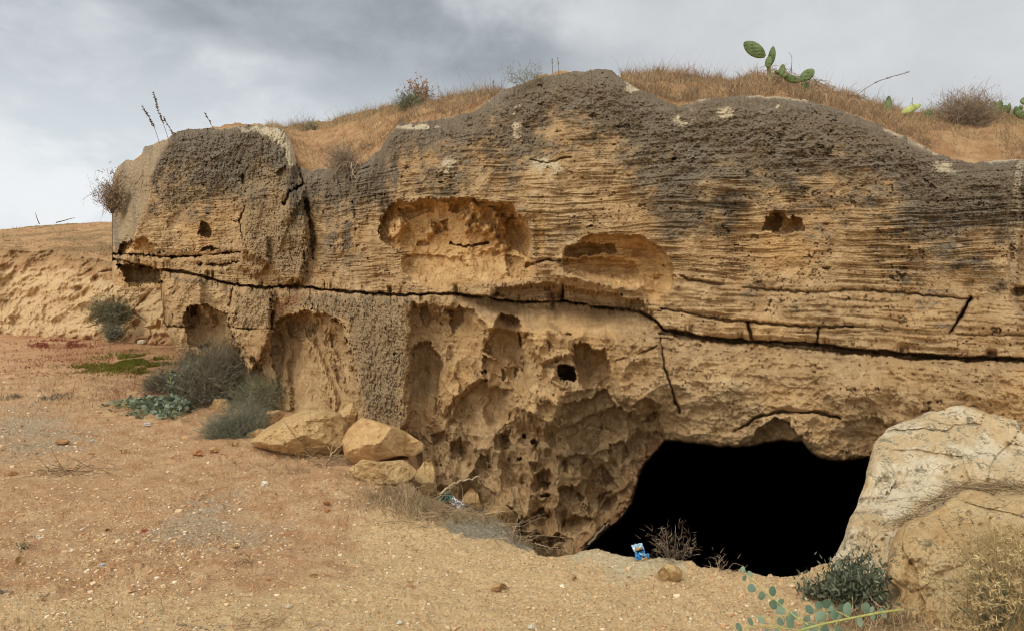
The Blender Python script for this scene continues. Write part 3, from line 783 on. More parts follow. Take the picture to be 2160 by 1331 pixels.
# ------------------------------------------------------------------ ground
def ground_z(x, y):
    x = np.asarray(x, float); y = np.asarray(y, float)
    yy = np.maximum(y, 2.2)
    px = W/2 + x/yy*F
    z = .058*np.clip(yy - 9, 0, 12)*smooth(9, 12, yy) + .02*np.clip(yy - 21, 0, 60)
    near = 1/(1 + (yy/14)**4)
    z = z - .03*smooth(.45, .9, ridge2(x*.25 + y*.5, y*.16 - x*.1, 2, 128))*near + .02*np.clip(fbm2(x*2.2, y*2.2, 4, 129, .6), -.1, 1)*near
    z = z + .045*fbm2(x*.9, y*.9, 3, 130) + .016*fbm2(x*4, y*4, 3, 131)*near
    z = z + .017*fbm2(x*13, y*13, 5, 133, .68)*near
    f1, f2, rr = worley2(x*11 + .3*fbm2(x*20,y*20,2,134), y*11, 21)
    z = z + .022*np.sqrt(np.clip(1 - (f1/.34)**2, 0, 1))*(rr < .16)*near*smooth(-.2, .2, fbm2(x*.7, y*.7, 3, 135))
    f1, f2, rr = worley2(x*26, y*26 + .3*fbm2(x*30,y*30,2,136), 22)
    z = z + .011*np.sqrt(np.clip(1 - (f1/.36)**2, 0, 1))*(rr < .35)*near*smooth(-.3, .2, fbm2(x*1.1, y*1.1, 3, 138))
    z = z + .010*np.clip(ridge2(x*7, y*7, 3, 137), 0, 1)*near*smooth(.0, .3, fbm2(x*1.3, y*1.3, 2, 139))
    lp = lerp_pts(px, LIP) + 5*fbm2(px*.045, px*0, 4, 140)
    ly = 2560.0/(lp - HORIZON)
    k = lerp_pts(px, [(860,0),(900,.20),(1000,.22),(1080,.285),(1125,.34),(1160,.7),(1200,1.6),(1240,4.5),(1880,4.5),(1960,.0)])
    dy = yy - ly
    drop = np.minimum(k*np.clip(dy, 0, None)**1.0, 3.7)
    rim = .05*np.exp(-(dy/.16)**2)*smooth(1190, 1240, px)*smooth(1760, 1700, px)
    return z - drop + rim*.6
def ground_pts(px, py):
    px = np.asarray(px, float); py = np.asarray(py, float)
    Y = 2560.0/(py - HORIZON)
    for _ in range(9):
        Y = .5*Y + .5*(EYE - ground_z((px - W/2)/F*Y, Y))*F/(py - HORIZON)
    x = (px - W/2)/F*Y
    return np.stack([x, Y, ground_z(x, Y)], -1)
def ground_pt(px, py):
    """the ground point seen at (px,py)"""
    Y = 2560.0/(py - HORIZON)
    for _ in range(12):
        x = (px - W/2)/F*Y
        z = float(ground_z(np.array([x]), np.array([Y]))[0])
        Y = .5*Y + .5*(EYE - z)*F/(py - HORIZON)
    x = (px - W/2)/F*Y
    return np.array([x, Y, float(ground_z(np.array([x]), np.array([Y]))[0])])
def build_ground():
    q = np.linspace(1/2.2, 1/33.0, 680)
    Y = np.concatenate([[-60, -20, -6, 0.3, 1.4], 1/q, [40, 55, 80, 130, 220, 400]])
    px = np.concatenate([[-40000, -16000, -7000, -3500, -1800, -1000, -500, -200], np.linspace(-90, 2250, 1500), [2400, 2700, 3300, 4500, 8000, 18000, 42000]])
    YY, PX = np.meshgrid(Y, px, indexing='ij')
    X = (PX - W/2)/F*np.maximum(np.abs(YY), 2.2)
    x = X.ravel(); y = YY.ravel(); p = PX.ravel()
    z = ground_z(x, y)
    yy = np.maximum(y, 2.2)
    sy = HORIZON + 2560/yy                     # where flat ground at that distance is seen
    nb = fbm2(x*.8, y*.8, 4, 150)
    lp = lerp_pts(p, LIP)
    sand = smooth(560, 1000, p)*smooth(960, 1150, sy) + smooth(1180, 1290, sy)*.7
    sand = np.maximum(sand, smooth(620, 900, p)*smooth(1000, 1090, sy))
    p0, sy0 = p, sy
    p = p + 110*fbm2(x*.9, y*.9, 4, 151) ; sy = sy + 45*fbm2(x*.9, y*.9, 4, 152)
    grav = 1.0*np.exp(-(((p - 40)/230)**2 + ((sy - 920)/80)**2)) + 1.0*np.exp(-(((p - 410)/170)**2 + ((sy - 1110)/60)**2)) + .5*np.exp(-(((p - 60)/150)**2 + ((sy - 1250)/60)**2)) + .35*np.exp(-(((p - 560)/120)**2 + ((sy - 1030)/40)**2))
    red = .8*np.exp(-(((p - 150)/350)**2 + ((sy - 760)/55)**2)) + .8*np.exp(-(((p - 640)/70)**2 + ((sy - 1020)/22)**2)) + .7*np.exp(-(((p - 480)/130)**2 + ((sy - 1190)/25)**2)) + .5*np.exp(-(((p - 230)/230)**2 + ((sy - 1050)/40)**2)) + .5*np.exp(-(((p - 480)/120)**2 + ((sy - 950)/30)**2))
    p, sy = p0, sy0
    grav *= .75 + .7*nb; red *= .8 + .8*nb
    rim = np.exp(-((sy - lp - 12)/22)**2)*smooth(1150, 1220, p)*smooth(1500, 1420, p)
    pale = .8*rim + .7*np.exp(-(((p - 1300)/60)**2 + ((sy - 1205)/25)**2)) + .35*smooth(1230, 1320, sy)*smooth(200, 700, p)
    beyond = smooth(2, -6, sy - lp)*(y > 2)
    slope = beyond*smooth(900, 960, p)*smooth(1180, 1150, p)
    pit = np.clip(beyond*smooth(1170, 1215, p)*smooth(1960, 1900, p)*smooth(-.5, -1.6, z), 0, 1)  # pit and cave floor darkened in the colour, standing in for deep shade
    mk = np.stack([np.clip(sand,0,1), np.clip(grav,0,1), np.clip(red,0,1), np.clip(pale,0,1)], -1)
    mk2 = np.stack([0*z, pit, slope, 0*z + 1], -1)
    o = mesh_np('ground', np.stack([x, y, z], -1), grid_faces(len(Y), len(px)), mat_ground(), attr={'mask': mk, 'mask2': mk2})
    tag(o, kind='structure')
build_ground()

# ------------------------------------------------------------------ earth bank on the left, far
BK_TOP = [(-1600,520),(-600,500),(-200,490),(0,485),(60,478),(140,472),(235,468),(400,466),(600,470),(1400,480)]
BK_EDGE = [(-1600,545),(-600,540),(0,525),(60,530),(120,528),(200,545),(260,560),(340,575),(600,590),(1400,600)]
BK_FOOT = [(-1600,692),(0,692),(60,690),(150,685),(230,688),(300,676),(350,672),(600,660),(1400,660)]
def build_bank():
    px = np.concatenate([np.linspace(-1600, -60, 120), np.linspace(-55, 640, 760), np.linspace(645, 1400, 40)])
    rows = []
    ft = lerp_pts(px, BK_FOOT) + 4*fbm2(px*.02, px*0, 3, 160); ed = lerp_pts(px, BK_EDGE) + 8*fbm2(px*.02, px*0, 4, 161); tp = lerp_pts(px, BK_TOP) + 2*fbm2(px*.03, px*0, 4, 162)
    yf = lerp_pts(px, [(-1600,17.5),(0,17.5),(200,16.5),(340,15.5),(600,15),(1400,15)])
    V = []; M = []
    for t in np.linspace(0, 1, 130):          # the broken face
        py = ft + 60 + (ed - ft - 60)*t
        D = yf + .9*t**1.5 + .35*smooth(.75, 1, t)
        X = (px - W/2)/F*D; z = EYE - (py - HORIZON)/F*D
        D = D + .6*fbm2(X*.5, z*.8, 4, 165) - .30*ridge2(X*1.3, z*2.0, 5, 166) + .05*fbm2(X*7, z*8, 3, 169)
        blk = smooth(170, 200, px)
        f1, f2, rr = worley2(X*.9, z*1.5 + .3, 14)
        D = D + blk*(.25*(rr - .5) + .07*np.exp(-((f2 - f1)/.09)**2))*smooth(0,.1,t)*smooth(1,.9,t)
        V.append(PT(px, py, D)); M.append(np.stack([.15 + .4*smooth(.7, 1, t)*np.ones_like(px), .75*smooth(.08, .25, t)*smooth(.98, .7, t)*np.ones_like(px), 0*px, 0*px + 1], -1))
    for t in np.linspace(.02, 1, 100):        # the grassy slope above
        py = ed + (tp - ed)*t
        D = yf + 1.3 + 9*t**1.6
        X = (px - W/2)/F*D
        D = D + .45*fbm2(X*.5, D*.5, 4, 165)*(1 - t*.6) + .12*fbm2(X*2, D*3, 3, 171)
        p = PT(px, py, D); p[:, 2] += .10*fbm2(X*1.6, D*1.2, 4, 172, .6)*(1 - .6*t)
        V.append(p); M.append(np.stack([.12 + .7*smooth(-.1, .3, fbm2(X*.8, D*.5, 4, 174)) + 0*px, 0*px, 0*px, 0*px + 1], -1))
    for k in range(1, 8):
        p = V[-1].copy(); p[:, 1] += 2.0; p[:, 0] *= (p[:, 1])/(p[:, 1] - 2.0); p[:, 2] -= .25*k
        V.append(p); M.append(M[-1])
    n = len(V)
    o = mesh_np('hillside', np.array(V).reshape(-1, 3), grid_faces(n, len(px)), MAT_HILL, attr={'mask': np.array(M).reshape(-1, 4)})
    tag(o, kind='structure')
    return np.array(V), px
BANK, BANK_PX = build_bank()
# ------------------------------------------------------------------ materials of the things
M_TAN = mat_boulder('tan_boulder', S(168,136,92), S(208,176,126), S(132,110,80), .25)
M_LIGHT = mat_boulder('light_sandstone_boulder', S(182,144,98), S(214,178,126), S(154,122,84), .15)
M_LICHEN = mat_boulder('lichen_boulder', S(198,170,128), S(226,202,162), S(124,118,98), .9, S(228,214,186))
M_YELLOW = mat_boulder('yellow_boulder', S(182,150,104), S(214,184,136), S(126,112,84), .8, S(206,184,142))
M_BROWN = mat_boulder('brown_stone', S(150,110,74), S(190,148,102), S(110,80,54), .4)
M_WHITE = mat_boulder('pale_stone', S(206,190,164), S(236,226,206), S(186,164,132), .2)
M_RED = mat_boulder('reddish_stone', S(164,112,76), S(200,146,102), S(130,92,64), .3)
M_STRAW = mat_island('dry_straw', S(110,92,68), S(192,166,126))
M_SCRUB = mat_island('dry_scrub', S(88,72,56), S(168,138,104))
M_STRAW2 = mat_island('pale_straw', S(146,124,84), S(202,178,130))
M_TWIG = mat_island('grey_twig', S(104,88,72), S(168,148,124))
M_DTWIG = mat_island('dark_twig', S(66,56,46), S(124,106,84))
M_RUST = mat_island('rusty_dry_leaf', S(126,96,74), S(188,150,116))
M_SAGE = mat_island('sage_foliage', S(84,88,66), S(136,134,104), trans=.15)
M_TEAL = mat_island('grey_green_foliage', S(94,97,80), S(146,144,120), trans=.15)
M_GG = mat_island('dark_grey_green', S(80,76,62), S(142,132,108), trans=.1)
M_CAPER = mat_island('caper_leaf', S(90,102,80), S(146,156,130), .55, .2, .4)
M_CAPER2 = mat_island('caper_leaf_close', S(92,118,96), S(146,166,138), .5, .2, .4)
M_SHRUB = mat_island('shrub_leaf', S(58,66,48), S(120,126,98), .6, .15, .3)
M_CSTEM = mat_plain('green_stem', S(150,150,84), S(176,170,104), 40)
M_COVER = mat_island('green_ground_cover', S(92,88,34), S(140,138,62), trans=.2)
M_RCOVER = mat_island('red_ground_cover', S(120,62,50), S(162,96,70), trans=.15)
M_FIB = mat_island('dead_frond', S(124,104,82), S(198,176,146))
def mat_cactus():
    t = NT('cactus_skin')
    f = t.noise(6, 4, .6); oc = t.n('ShaderNodeTexCoord').outputs['Object']
    v = t.vor(26, oc, rand=.35)
    col = t.mix(t.ramp(f, .3, .7), S(70, 88, 46), S(112, 124, 72))
    col = t.mix(t.ramp(t.noise(22, 4, .7), .56, .72, 0, .5), col, S(150, 142, 92))
    col = t.mix(t.ramp(v, .20, .10), col, S(52, 50, 34))
    return t.finish(col, t.bump(t.ramp(v, .0, .5), .5, .02), .55, .35)
M_CACTUS = mat_cactus()
M_CACTUS_PALE = mat_plain('pale_cactus_skin', S(138,146,76), S(176,180,108), 18, .55, .35)

# ------------------------------------------------------------------ rocks from their outline, with a back, a depth and broken facets
def resample(poly, n):
    p = np.array(poly + [poly[0]], float)
    # light corner rounding
    d = np.concatenate([[0], np.cumsum(np.linalg.norm(np.diff(p, axis=0), axis=1))])
    t = np.linspace(0, d[-1], n, endpoint=False)
    q = np.stack([np.interp(t, d, p[:, 0]), np.interp(t, d, p[:, 1])], 1)
    k = max(1, n//70)
    for _ in range(k): q = (np.roll(q, 1, 0) + 2*q + np.roll(q, -1, 0))/4
    return q
def rock(name, poly, D, mat, label=None, cat=None, group=None, front=.5, back=.5, n=120, rings=40, facets=5, rough=1.0, seed=0, kind=None, slope=None, power=.5, origin=None, chips=.5):
    r = np.random.default_rng(seed + 100)
    q = resample(poly, n)
    size = (q.max(0) - q.min(0)).max()
    Dm = D if np.isscalar(D) else np.mean(D)
    ms = size/F*Dm                                 # size in metres
    ang = np.arange(n)/n*2*np.pi
    q = q + (q - q.mean(0))*(.035*fbm2(np.cos(ang)*3 + seed, np.sin(ang)*3, 4, 200 + seed)*rough)[:, None]
    c = q.mean(0)
    rr = np.concatenate([np.linspace(0, .85, rings)[1:], 1 - .15*(1 - np.linspace(0, 1, rings//2 + 1)[1:])**1.6])
    PX = c[0] + rr[:, None]*(q[:, 0] - c[0]); PY = c[1] + rr[:, None]*(q[:, 1] - c[1])
    RR = np.broadcast_to(rr[:, None], PX.shape)
    dome = np.clip(1 - RR**2, 0, 1)**power
    base = (np.interp(PY, [s_[0] for s_ in slope], [s_[1] for s_ in slope]) if slope else np.full(PX.shape, float(D)))
    u = (PX - c[0])/size*2; v = (PY - c[1])/size*2
    fr = front*dome
    for k in range(facets):                         # flat broken faces
        a = r.uniform(0, 2*np.pi); tilt = r.uniform(.25, .9)*front; off = front*r.uniform(.7, 1.0)
        pl = off - tilt*(np.cos(a)*u + np.sin(a)*v)*1.3
        fr = np.minimum(fr, np.maximum(pl, front*.05*dome))
    X = u*ms/2; Z = v*ms/2
    nn = rough*ms*(.055*fbm2(X*3/ms*1.2 + seed, Z*3/ms*1.2, 4, 210 + seed) - .035*ridge2(X*5/ms + seed, Z*5/ms, 4, 220 + seed))
    nn = nn + rough*(.012*fbm2(X*22, Z*22 + seed, 3, 230) + .006*fbm2(X*60, Z*60, 2, 231))
    f1, f2, w_ = worley2(X*16 + seed, Z*16, 9)
    nn = nn + rough*.02*smooth(.35, .1, f1)*(w_ < .18)
    if chips:
        for sc_, am in ((1.5, .07), (3.4, .035), (8, .014)):
            a_ = .5*fbm2(X*sc_*.8, Z*sc_*.8 + seed, 3, 250); g1, g2, w2 = worley2(X*sc_ + a_, Z*sc_*1.25 + a_*.7, 33 + seed)
            nn = nn + chips*am*((w2 - .5) + .18*np.exp(-((g2 - g1)/.07)**2))
    fr = fr - nn*np.clip(dome*2, 0, 1)
    bk = back*np.clip(1 - RR**2, 0, 1)**.5*(.85 + .3*fbm2(X*2/ms, Z*2/ms + 5, 2, 240 + seed))
    A = PT(PX, PY, base - fr); B = PT(PX[:-1], PY[:-1], base[:-1] + bk[:-1])
    c0 = float(np.interp(c[1], [s_[0] for s_ in slope], [s_[1] for s_ in slope])) if slope else float(D)
    vA = np.concatenate([PT(c[0], c[1], c0 - fr[0].mean())[None], A.reshape(-1, 3)])
    vB = np.concatenate([PT(c[0], c[1], c0 + back)[None], B.reshape(-1, 3)])
    m = len(rr); j = np.arange(n); j1 = (j + 1) % n
    quads = []; tris = [np.stack([0*j, 1 + j1, 1 + j], 1)]
    for i in range(m - 1):
        a = 1 + i*n; b = a + n
        quads.append(np.stack([a + j, a + j1, b + j1, b + j], 1))
    o1 = len(vA)
    tris.append(np.stack([o1 + 0*j, o1 + 1 + j, o1 + 1 + j1], 1))
    for i in range(m - 2):
        a = o1 + 1 + i*n; b = a + n
        quads.append(np.stack([a + j1, a + j, b + j, b + j1], 1))
    a = o1 + 1 + (m - 2)*n; b = 1 + (m - 1)*n
    quads.append(np.stack([a + j1, a + j, b + j, b + j1], 1))
    V = np.concatenate([vA, vB])
    org = V[V[:, 2].argmin()] if origin is None else origin
    o = mesh_np(name, V, [np.concatenate(quads), np.concatenate(tris)], mat, org)
    tag(o, label, cat, group, kind)
    return o
def gy(px, py): return ground_pt(px, py)[1]

BL = 'fallen boulders at the foot of the cliff'
rock('boulder', [(526,932),(556,906),(598,882),(638,864),(690,862),(716,872),(733,895),(736,930),(726,962),(700,976),(640,972),(582,954),(545,944)], gy(640,962) + .25, M_TAN,
     'largest rounded tan boulder at the foot of the cliff beside the grey-green bush', 'boulder', BL, .5, .55, 200, 60, 4, 1.1, 1)
rock('boulder', [(721,930),(735,903),(764,879),(800,889),(852,908),(893,934),(894,950),(872,963),(842,961),(792,976),(745,980),(727,962)], gy(770,985) + .28, M_LIGHT,
     'flat-topped angular light brown boulder leaning beside the largest rounded boulder', 'boulder', BL, .5, .4, 200, 60, 9, .8, 2)
rock('boulder', [(733,990),(764,968),(800,973),(850,969),(880,990),(870,1012),(850,1026),(800,1026),(750,1008)], gy(800,1022) + .15, M_TAN,
     'low rough boulder lying under the flat-topped angular boulder', 'boulder', BL, .3, .3, 140, 40, 5, 1.2, 3)
rock('boulder', [(860,1012),(884,986),(898,968),(908,967),(915,985),(921,1020),(922,1046),(905,1052),(880,1040)], gy(893,1046) + .12, M_TAN,
     'small pointed upright boulder nearest the twig pile at the pit edge', 'boulder', BL, .22, .2, 120, 40, 5, 1.0, 4)
rock('boulder', [(712,868),(727,846),(745,849),(756,868),(753,892),(735,902),(716,890)], gy(735,925) + .65, M_TAN,
     'small round boulder wedged behind the two biggest boulders under the pocked pillar', 'boulder', BL, .22, .2, 100, 30, 4, 1.0, 5)
rock('boulder', [(544,884),(564,867),(590,864),(602,874),(584,892),(562,908),(545,904)], gy(560,906) + .15, M_LIGHT,
     'small angular boulder half hidden by the grey-green bush beside the largest boulder', 'boulder', BL, .2, .2, 100, 30, 6, 1.0, 6)
rock('boulder', [(518,918),(545,903),(572,905),(556,918),(530,927)], gy(540,924) + .1, M_TAN,
     'flat low stone in front of the small angular boulder by the grey-green bush', 'boulder', BL, .12, .14, 80, 24, 4, 1.0, 7)
rock('boulder', [(440,858),(454,840),(478,841),(494,856),(482,868),(455,868)], gy(468,866) + .1, M_TAN,
     'yellowish brown rounded rock between the round-leaved plant and the twiggy bush', 'boulder', BL, .18, .2, 80, 24, 4, 1.0, 8)
rock('boulder', [(418,840),(438,829),(466,832),(464,846),(440,850),(424,850)], gy(440,858) + .3, M_RED,
     'reddish flat rock just behind the yellowish brown rounded rock', 'boulder', BL, .15, .2, 80, 24, 4, 1.0, 9)
rock('boulder', [(1000,1118),(1018,1080),(1040,1065),(1070,1066),(1092,1090),(1085,1120),(1050,1128)], 7.25, M_TAN,
     'lumpy tan rock against the wall above the grey slope', 'boulder', BL, .3, .3, 100, 34, 4, 1.3, 10)
rock('boulder', [(972,1060),(980,1040),(994,1026),(1008,1040),(1016,1070),(1000,1085),(980,1078)], 7.35, M_TAN,
     'narrow upright rock against the wall beside the green and white litter', 'boulder', BL, .2, .2, 90, 30, 4, 1.2, 11)
rock('boulder', [(303,690),(312,678),(330,670),(340,676),(338,690),(318,694)], 14.6, M_TAN,
     'small boulder at the foot of the far bank left of the overhang', 'boulder', BL, .3, .3, 80, 24, 5, 1.0, 12)

# the two big slabs on the right
rock('boulder', [(1742,1200),(1766,1160),(1790,1100),(1815,1045),(1832,985),(1845,935),(1868,904),(1920,885),(1965,862),(2005,849),(2060,851),(2110,865),(2200,885),(2330,930),(2400,1050),(2380,1250),(2250,1345),(1950,1345),(1800,1270)],
     5.2, M_LICHEN, 'huge pale sloping slab with grey lichen blotches at the right of the cave mouth', 'boulder', 'big slabs right of the cave mouth', .20, .9, 520, 230, 0, 1.7, 13,
     chips=1.3, slope=[(845,6.35),(900,6.05),(980,5.5),(1080,4.95),(1190,4.42),(1345,3.95)], power=.28)
rock('boulder', [(1868,1200),(1876,1150),(1892,1118),(1930,1096),(1985,1062),(2030,1038),(2070,1034),(2120,1047),(2200,1042),(2400,1060),(2450,1250),(2400,1450),(1960,1450),(1895,1350),(1880,1290),(1896,1245),(1872,1222)],
     3.9, M_YELLOW, 'yellowish rounded boulder in front of the lichen slab with dry thistles against it', 'boulder', 'big slabs right of the cave mouth', .30, .6, 480, 210, 4, 1.6, 14,
     chips=1.1, slope=[(1034,4.55),(1100,4.25),(1180,4.0),(1260,3.85),(1345,3.72),(1450,3.6)], power=.4)

# loose stones
ST = 'loose stones on the dirt ground'
STONES = [
 (1414,1208,27,21,M_TAN,'brown angular stone on the lip below the cave mouth, near the blue packet','stone'),
 (131,931,15,7,M_BROWN,'brown flat stone on the grey gravel at far left','stone'),
 (197,929,8,5,M_WHITE,'white flat stone below the left tip of the round-leaved plant','stone'),
 (299,721,11,5,M_WHITE,'pale flat stone on the far dirt near the small dark green bush','stone'),
 (42,1182,9,9,M_TAN,'upright tan stone below the tiny green weed on the left','stone'),
 (1052,1238,18,9,M_LIGHT,'smooth pale stone half buried in the yellow dirt below the lip','stone'),
 (1213,1220,4,6,M_BROWN,'small dark brown stone standing in the dirt near the smooth pale stone','stone'),
 (842,1312,9,5,M_WHITE,'small white stone at the bottom edge of the dirt, right of the stick','stone'),
 (1122,1322,10,7,M_WHITE,'white rounded pebble at the bottom edge below the smooth pale stone','stone'),
 (557,1019,10,7,M_WHITE,'whitish stone on the red dirt in front of the boulders','stone'),
 (688,1060,9,5,M_RED,'orange brown flat stone near the dirt hollow, farther of the two','stone'),
 (690,1077,8,4,M_RED,'orange brown flat stone near the dirt hollow, nearer of the two','stone'),
 (262,952,9,5,M_TAN,'tan flat stone right of the grey gravel','stone'),
 (26,998,14,6,M_BROWN,'long brown stone lying at the left edge of the photo','stone'),
 (566,1222,5,3,M_DTWIG if False else M_BROWN,'small dark stone on the bare dirt left of center','stone'),
 (664,1214,10,5,M_LIGHT,'light brown flat chip alone on the sandy dirt','stone'),
 (418,955,13,7,M_RED,'reddish stone in front of the feathery grey-green bush','stone'),
 (452,948,11,7,M_LIGHT,'light tan stone right of the reddish stone by the feathery bush','stone'),
 (497,938,9,6,M_TAN,'small tan stone just left of the largest boulder','stone'),
 (780,1062,9,4,M_WHITE,'whitish chip beside the dry twig pile','stone'),
 (1745,1230,14,6,M_WHITE,'white flat stone left of the dark green shrub by the pit edge','stone'),
 (78,1130,7,4,M_WHITE,'white chip beside the tiny green weed on the left','stone'),
 (228,1117,6,4,M_BROWN,'brown pebble on the pebbly patch left of center','stone'),
 (496,1150,8,5,M_TAN,'tan pebble on the left sandy dirt','stone'),
 (610,1278,9,5,M_WHITE,'whitish flat stone near the bottom, left of center','stone'),
]
for i, (x, y, a, b, m, lab, cat) in enumerate(STONES):
    an = np.linspace(0, 2*np.pi, 11)[:-1]
    r_ = np.random.default_rng(500 + i).uniform(.8, 1.12, 10)
    poly = [(x + a*r_[k]*math.cos(an[k]), y + b*r_[k]*math.sin(an[k])) for k in range(10)]
    Y = gy(x, y + b)
    rock('stone', poly, Y + a/F*Y*.5, m, lab, cat, ST, a/F*Y*.8, a/F*Y*.8, 44, 12, 3, .8, 40 + i)

# fine gravel, too many to count
def pebbles():
    r = np.random.default_rng(77)
    N = 80000
    px = r.uniform(-150, 2000, N); sy = 690 + (1345 - 690)*r.random(N)**.75
    keep = r.random(N) < .28 + .75*np.exp(-(((px - 40)/260)**2 + ((sy - 930)/90)**2)) + .9*np.exp(-(((px - 330)/190)**2 + ((sy - 1140)/70)**2)) + .4*np.exp(-(((px - 600)/160)**2 + ((sy - 1010)/50)**2)) + .3*np.exp(-(((px - 100)/260)**2 + ((sy - 1270)/70)**2)) + .35*np.exp(-(((px - 1560)/120)**2 + ((sy - 1250)/50)**2))
    px, sy = px[keep], sy[keep]
    lp = lerp_pts(px, LIP)
    ok = ~((px > 880) & (sy < lp + 6)) & ~((px < 880) & (px > 520) & (sy < lerp_pts(px, [(520,950),(700,985),(880,1080)])))
    px, sy = px[ok], sy[ok]
    Y = 2560/(sy - HORIZON); x = (px - W/2)/F*Y; z = ground_z(x, Y)
    n = len(x)
    size = (.9 + r.exponential(1.3, n)).clip(1.0, 11)*.5*Y/F*1.35*(.8 + .2*(Y < 6))
    cube = np.array([(sx, sy_, sz) for sx in (-1, 1) for sy_ in (-1, 1) for sz in (-1, 1)], float)/1.5
    V = cube[None]*(r.uniform(.55, 1.3, (n, 8, 3)))*size[:, None, None]*np.stack([r.uniform(.8, 1.5, n), r.uniform(.7, 1.2, n), r.uniform(.4, .8, n)], 1)[:, None, :]
    a = r.uniform(0, 6.28, n); ca, sa = np.cos(a)[:, None], np.sin(a)[:, None]
    V = np.stack([V[..., 0]*ca - V[..., 1]*sa, V[..., 0]*sa + V[..., 1]*ca, V[..., 2]], -1)
    V += np.stack([x, Y, z + size*.15], -1)[:, None, :]
    q = np.array([(0,1,3,2),(4,6,7,5),(0,4,5,1),(2,3,7,6),(0,2,6,4),(1,5,7,3)])
    Fq = (np.arange(n)[:, None, None]*8 + q[None]).reshape(-1, 4)
    t = NT('gravel_stones'); rd = t.n('ShaderNodeNewGeometry').outputs['Random Per Island']
    c = t.n('ShaderNodeValToRGB'); t.L.new(rd, c.inputs[0])
    e = c.color_ramp.elements; e[0].color = S(152, 120, 90); e[1].color = S(238, 224, 198)
    for p_, cc in ((.25, S(184, 146, 106)), (.5, S(206, 168, 122)), (.8, S(220, 192, 152))):
        k = e.new(p_); k.color = cc
    col = t.mix(.35, c.outputs[0], t.mix(t.noise(120, 3), S(70, 62, 50), S(255, 250, 240)), 'OVERLAY')
    o = mesh_np('gravel', V.reshape(-1, 3), Fq, t.finish(col, None, .95, .1), smooth_shade=False)
    tag(o, kind='stuff')
pebbles()

# ------------------------------------------------------------------ blades and twigs
def blades_mesh(P, h, wid, lean, name, mat, parent=None, origin=None, kind=None, seed=0, dirs=None, curve=.5):
    """P (n,3) roots. each blade is its own two-piece strip"""
    r = np.random.default_rng(seed)
    n = len(P)
    if dirs is None:
        a = r.uniform(0, 2*np.pi, n); le = r.uniform(0, lean, n)
        d = np.stack([np.cos(a)*np.sin(le), np.sin(a)*np.sin(le), np.cos(le)], -1)
    else: d = dirs/np.linalg.norm(dirs, axis=1)[:, None]
    a2 = r.uniform(0, 2*np.pi, n)
    bend = np.stack([np.cos(a2), np.sin(a2), -.3 + 0*a2], -1)*curve
    s = np.cross(d, np.stack([np.cos(a2 + 1), np.sin(a2 + 1), .2 + 0*a2], -1)); s /= np.linalg.norm(s, axis=1)[:, None] + 1e-6
    h = np.broadcast_to(h, (n,))[:, None]; w_ = np.broadcast_to(wid, (n,))[:, None]
    m = P + d*h*.55 + bend*h*.10; tp = P + d*h + bend*h*.35
    V = np.stack([P - s*w_*.5, P + s*w_*.5, m + s*w_*.38, m - s*w_*.38, tp], 1).reshape(-1, 3)
    b = np.arange(n)*5
    q = np.stack([b, b + 1, b + 2, b + 3], 1); tr = np.stack([b + 3, b + 2, b + 4], 1)
    o = mesh_np(name, V, [q, tr], mat, origin, parent, True)
    if kind: tag(o, kind=kind)
    return o
def rdir(r, n, upbias=.3):
    d = r.normal(size=(n, 3)); d[:, 2] = np.abs(d[:, 2])*.8 + upbias
    return d/np.linalg.norm(d, axis=1)[:, None]

def wander(r, p, d, L, k=6, wob=.25, grav=0.0):
    P = [np.array(p, float)]; d = np.array(d, float)
    for i in range(k):
        d = d + r.normal(size=3)*wob/ (k**.5); d[2] += grav/k; d /= np.linalg.norm(d)
        P.append(P[-1] + d*L/k)
    return np.array(P), d
def branch(T, r, p, d, L, rad, level, split=4, wob=.35, spread=.8, tips=None, grav=0.0, k3=3):
    P, dl = wander(r, p, d, L, 6 if level else 4, wob, grav)
    T.tube(P, np.linspace(rad, rad*.45, len(P)), k3)
    if level == 0:
        if tips is not None: tips.append((P[-1], dl)); tips.append((P[len(P)//2], dl))
        return
    for i in range(split):
        j = r.integers(1, len(P)); q = P[j]
        nd = dl + r.normal(size=3)*spread; nd[2] += .15; nd /= np.linalg.norm(nd)
        branch(T, r, q, nd, L*r.uniform(.4, .7), rad*.6, level - 1, split, wob, spread, tips, grav, k3)
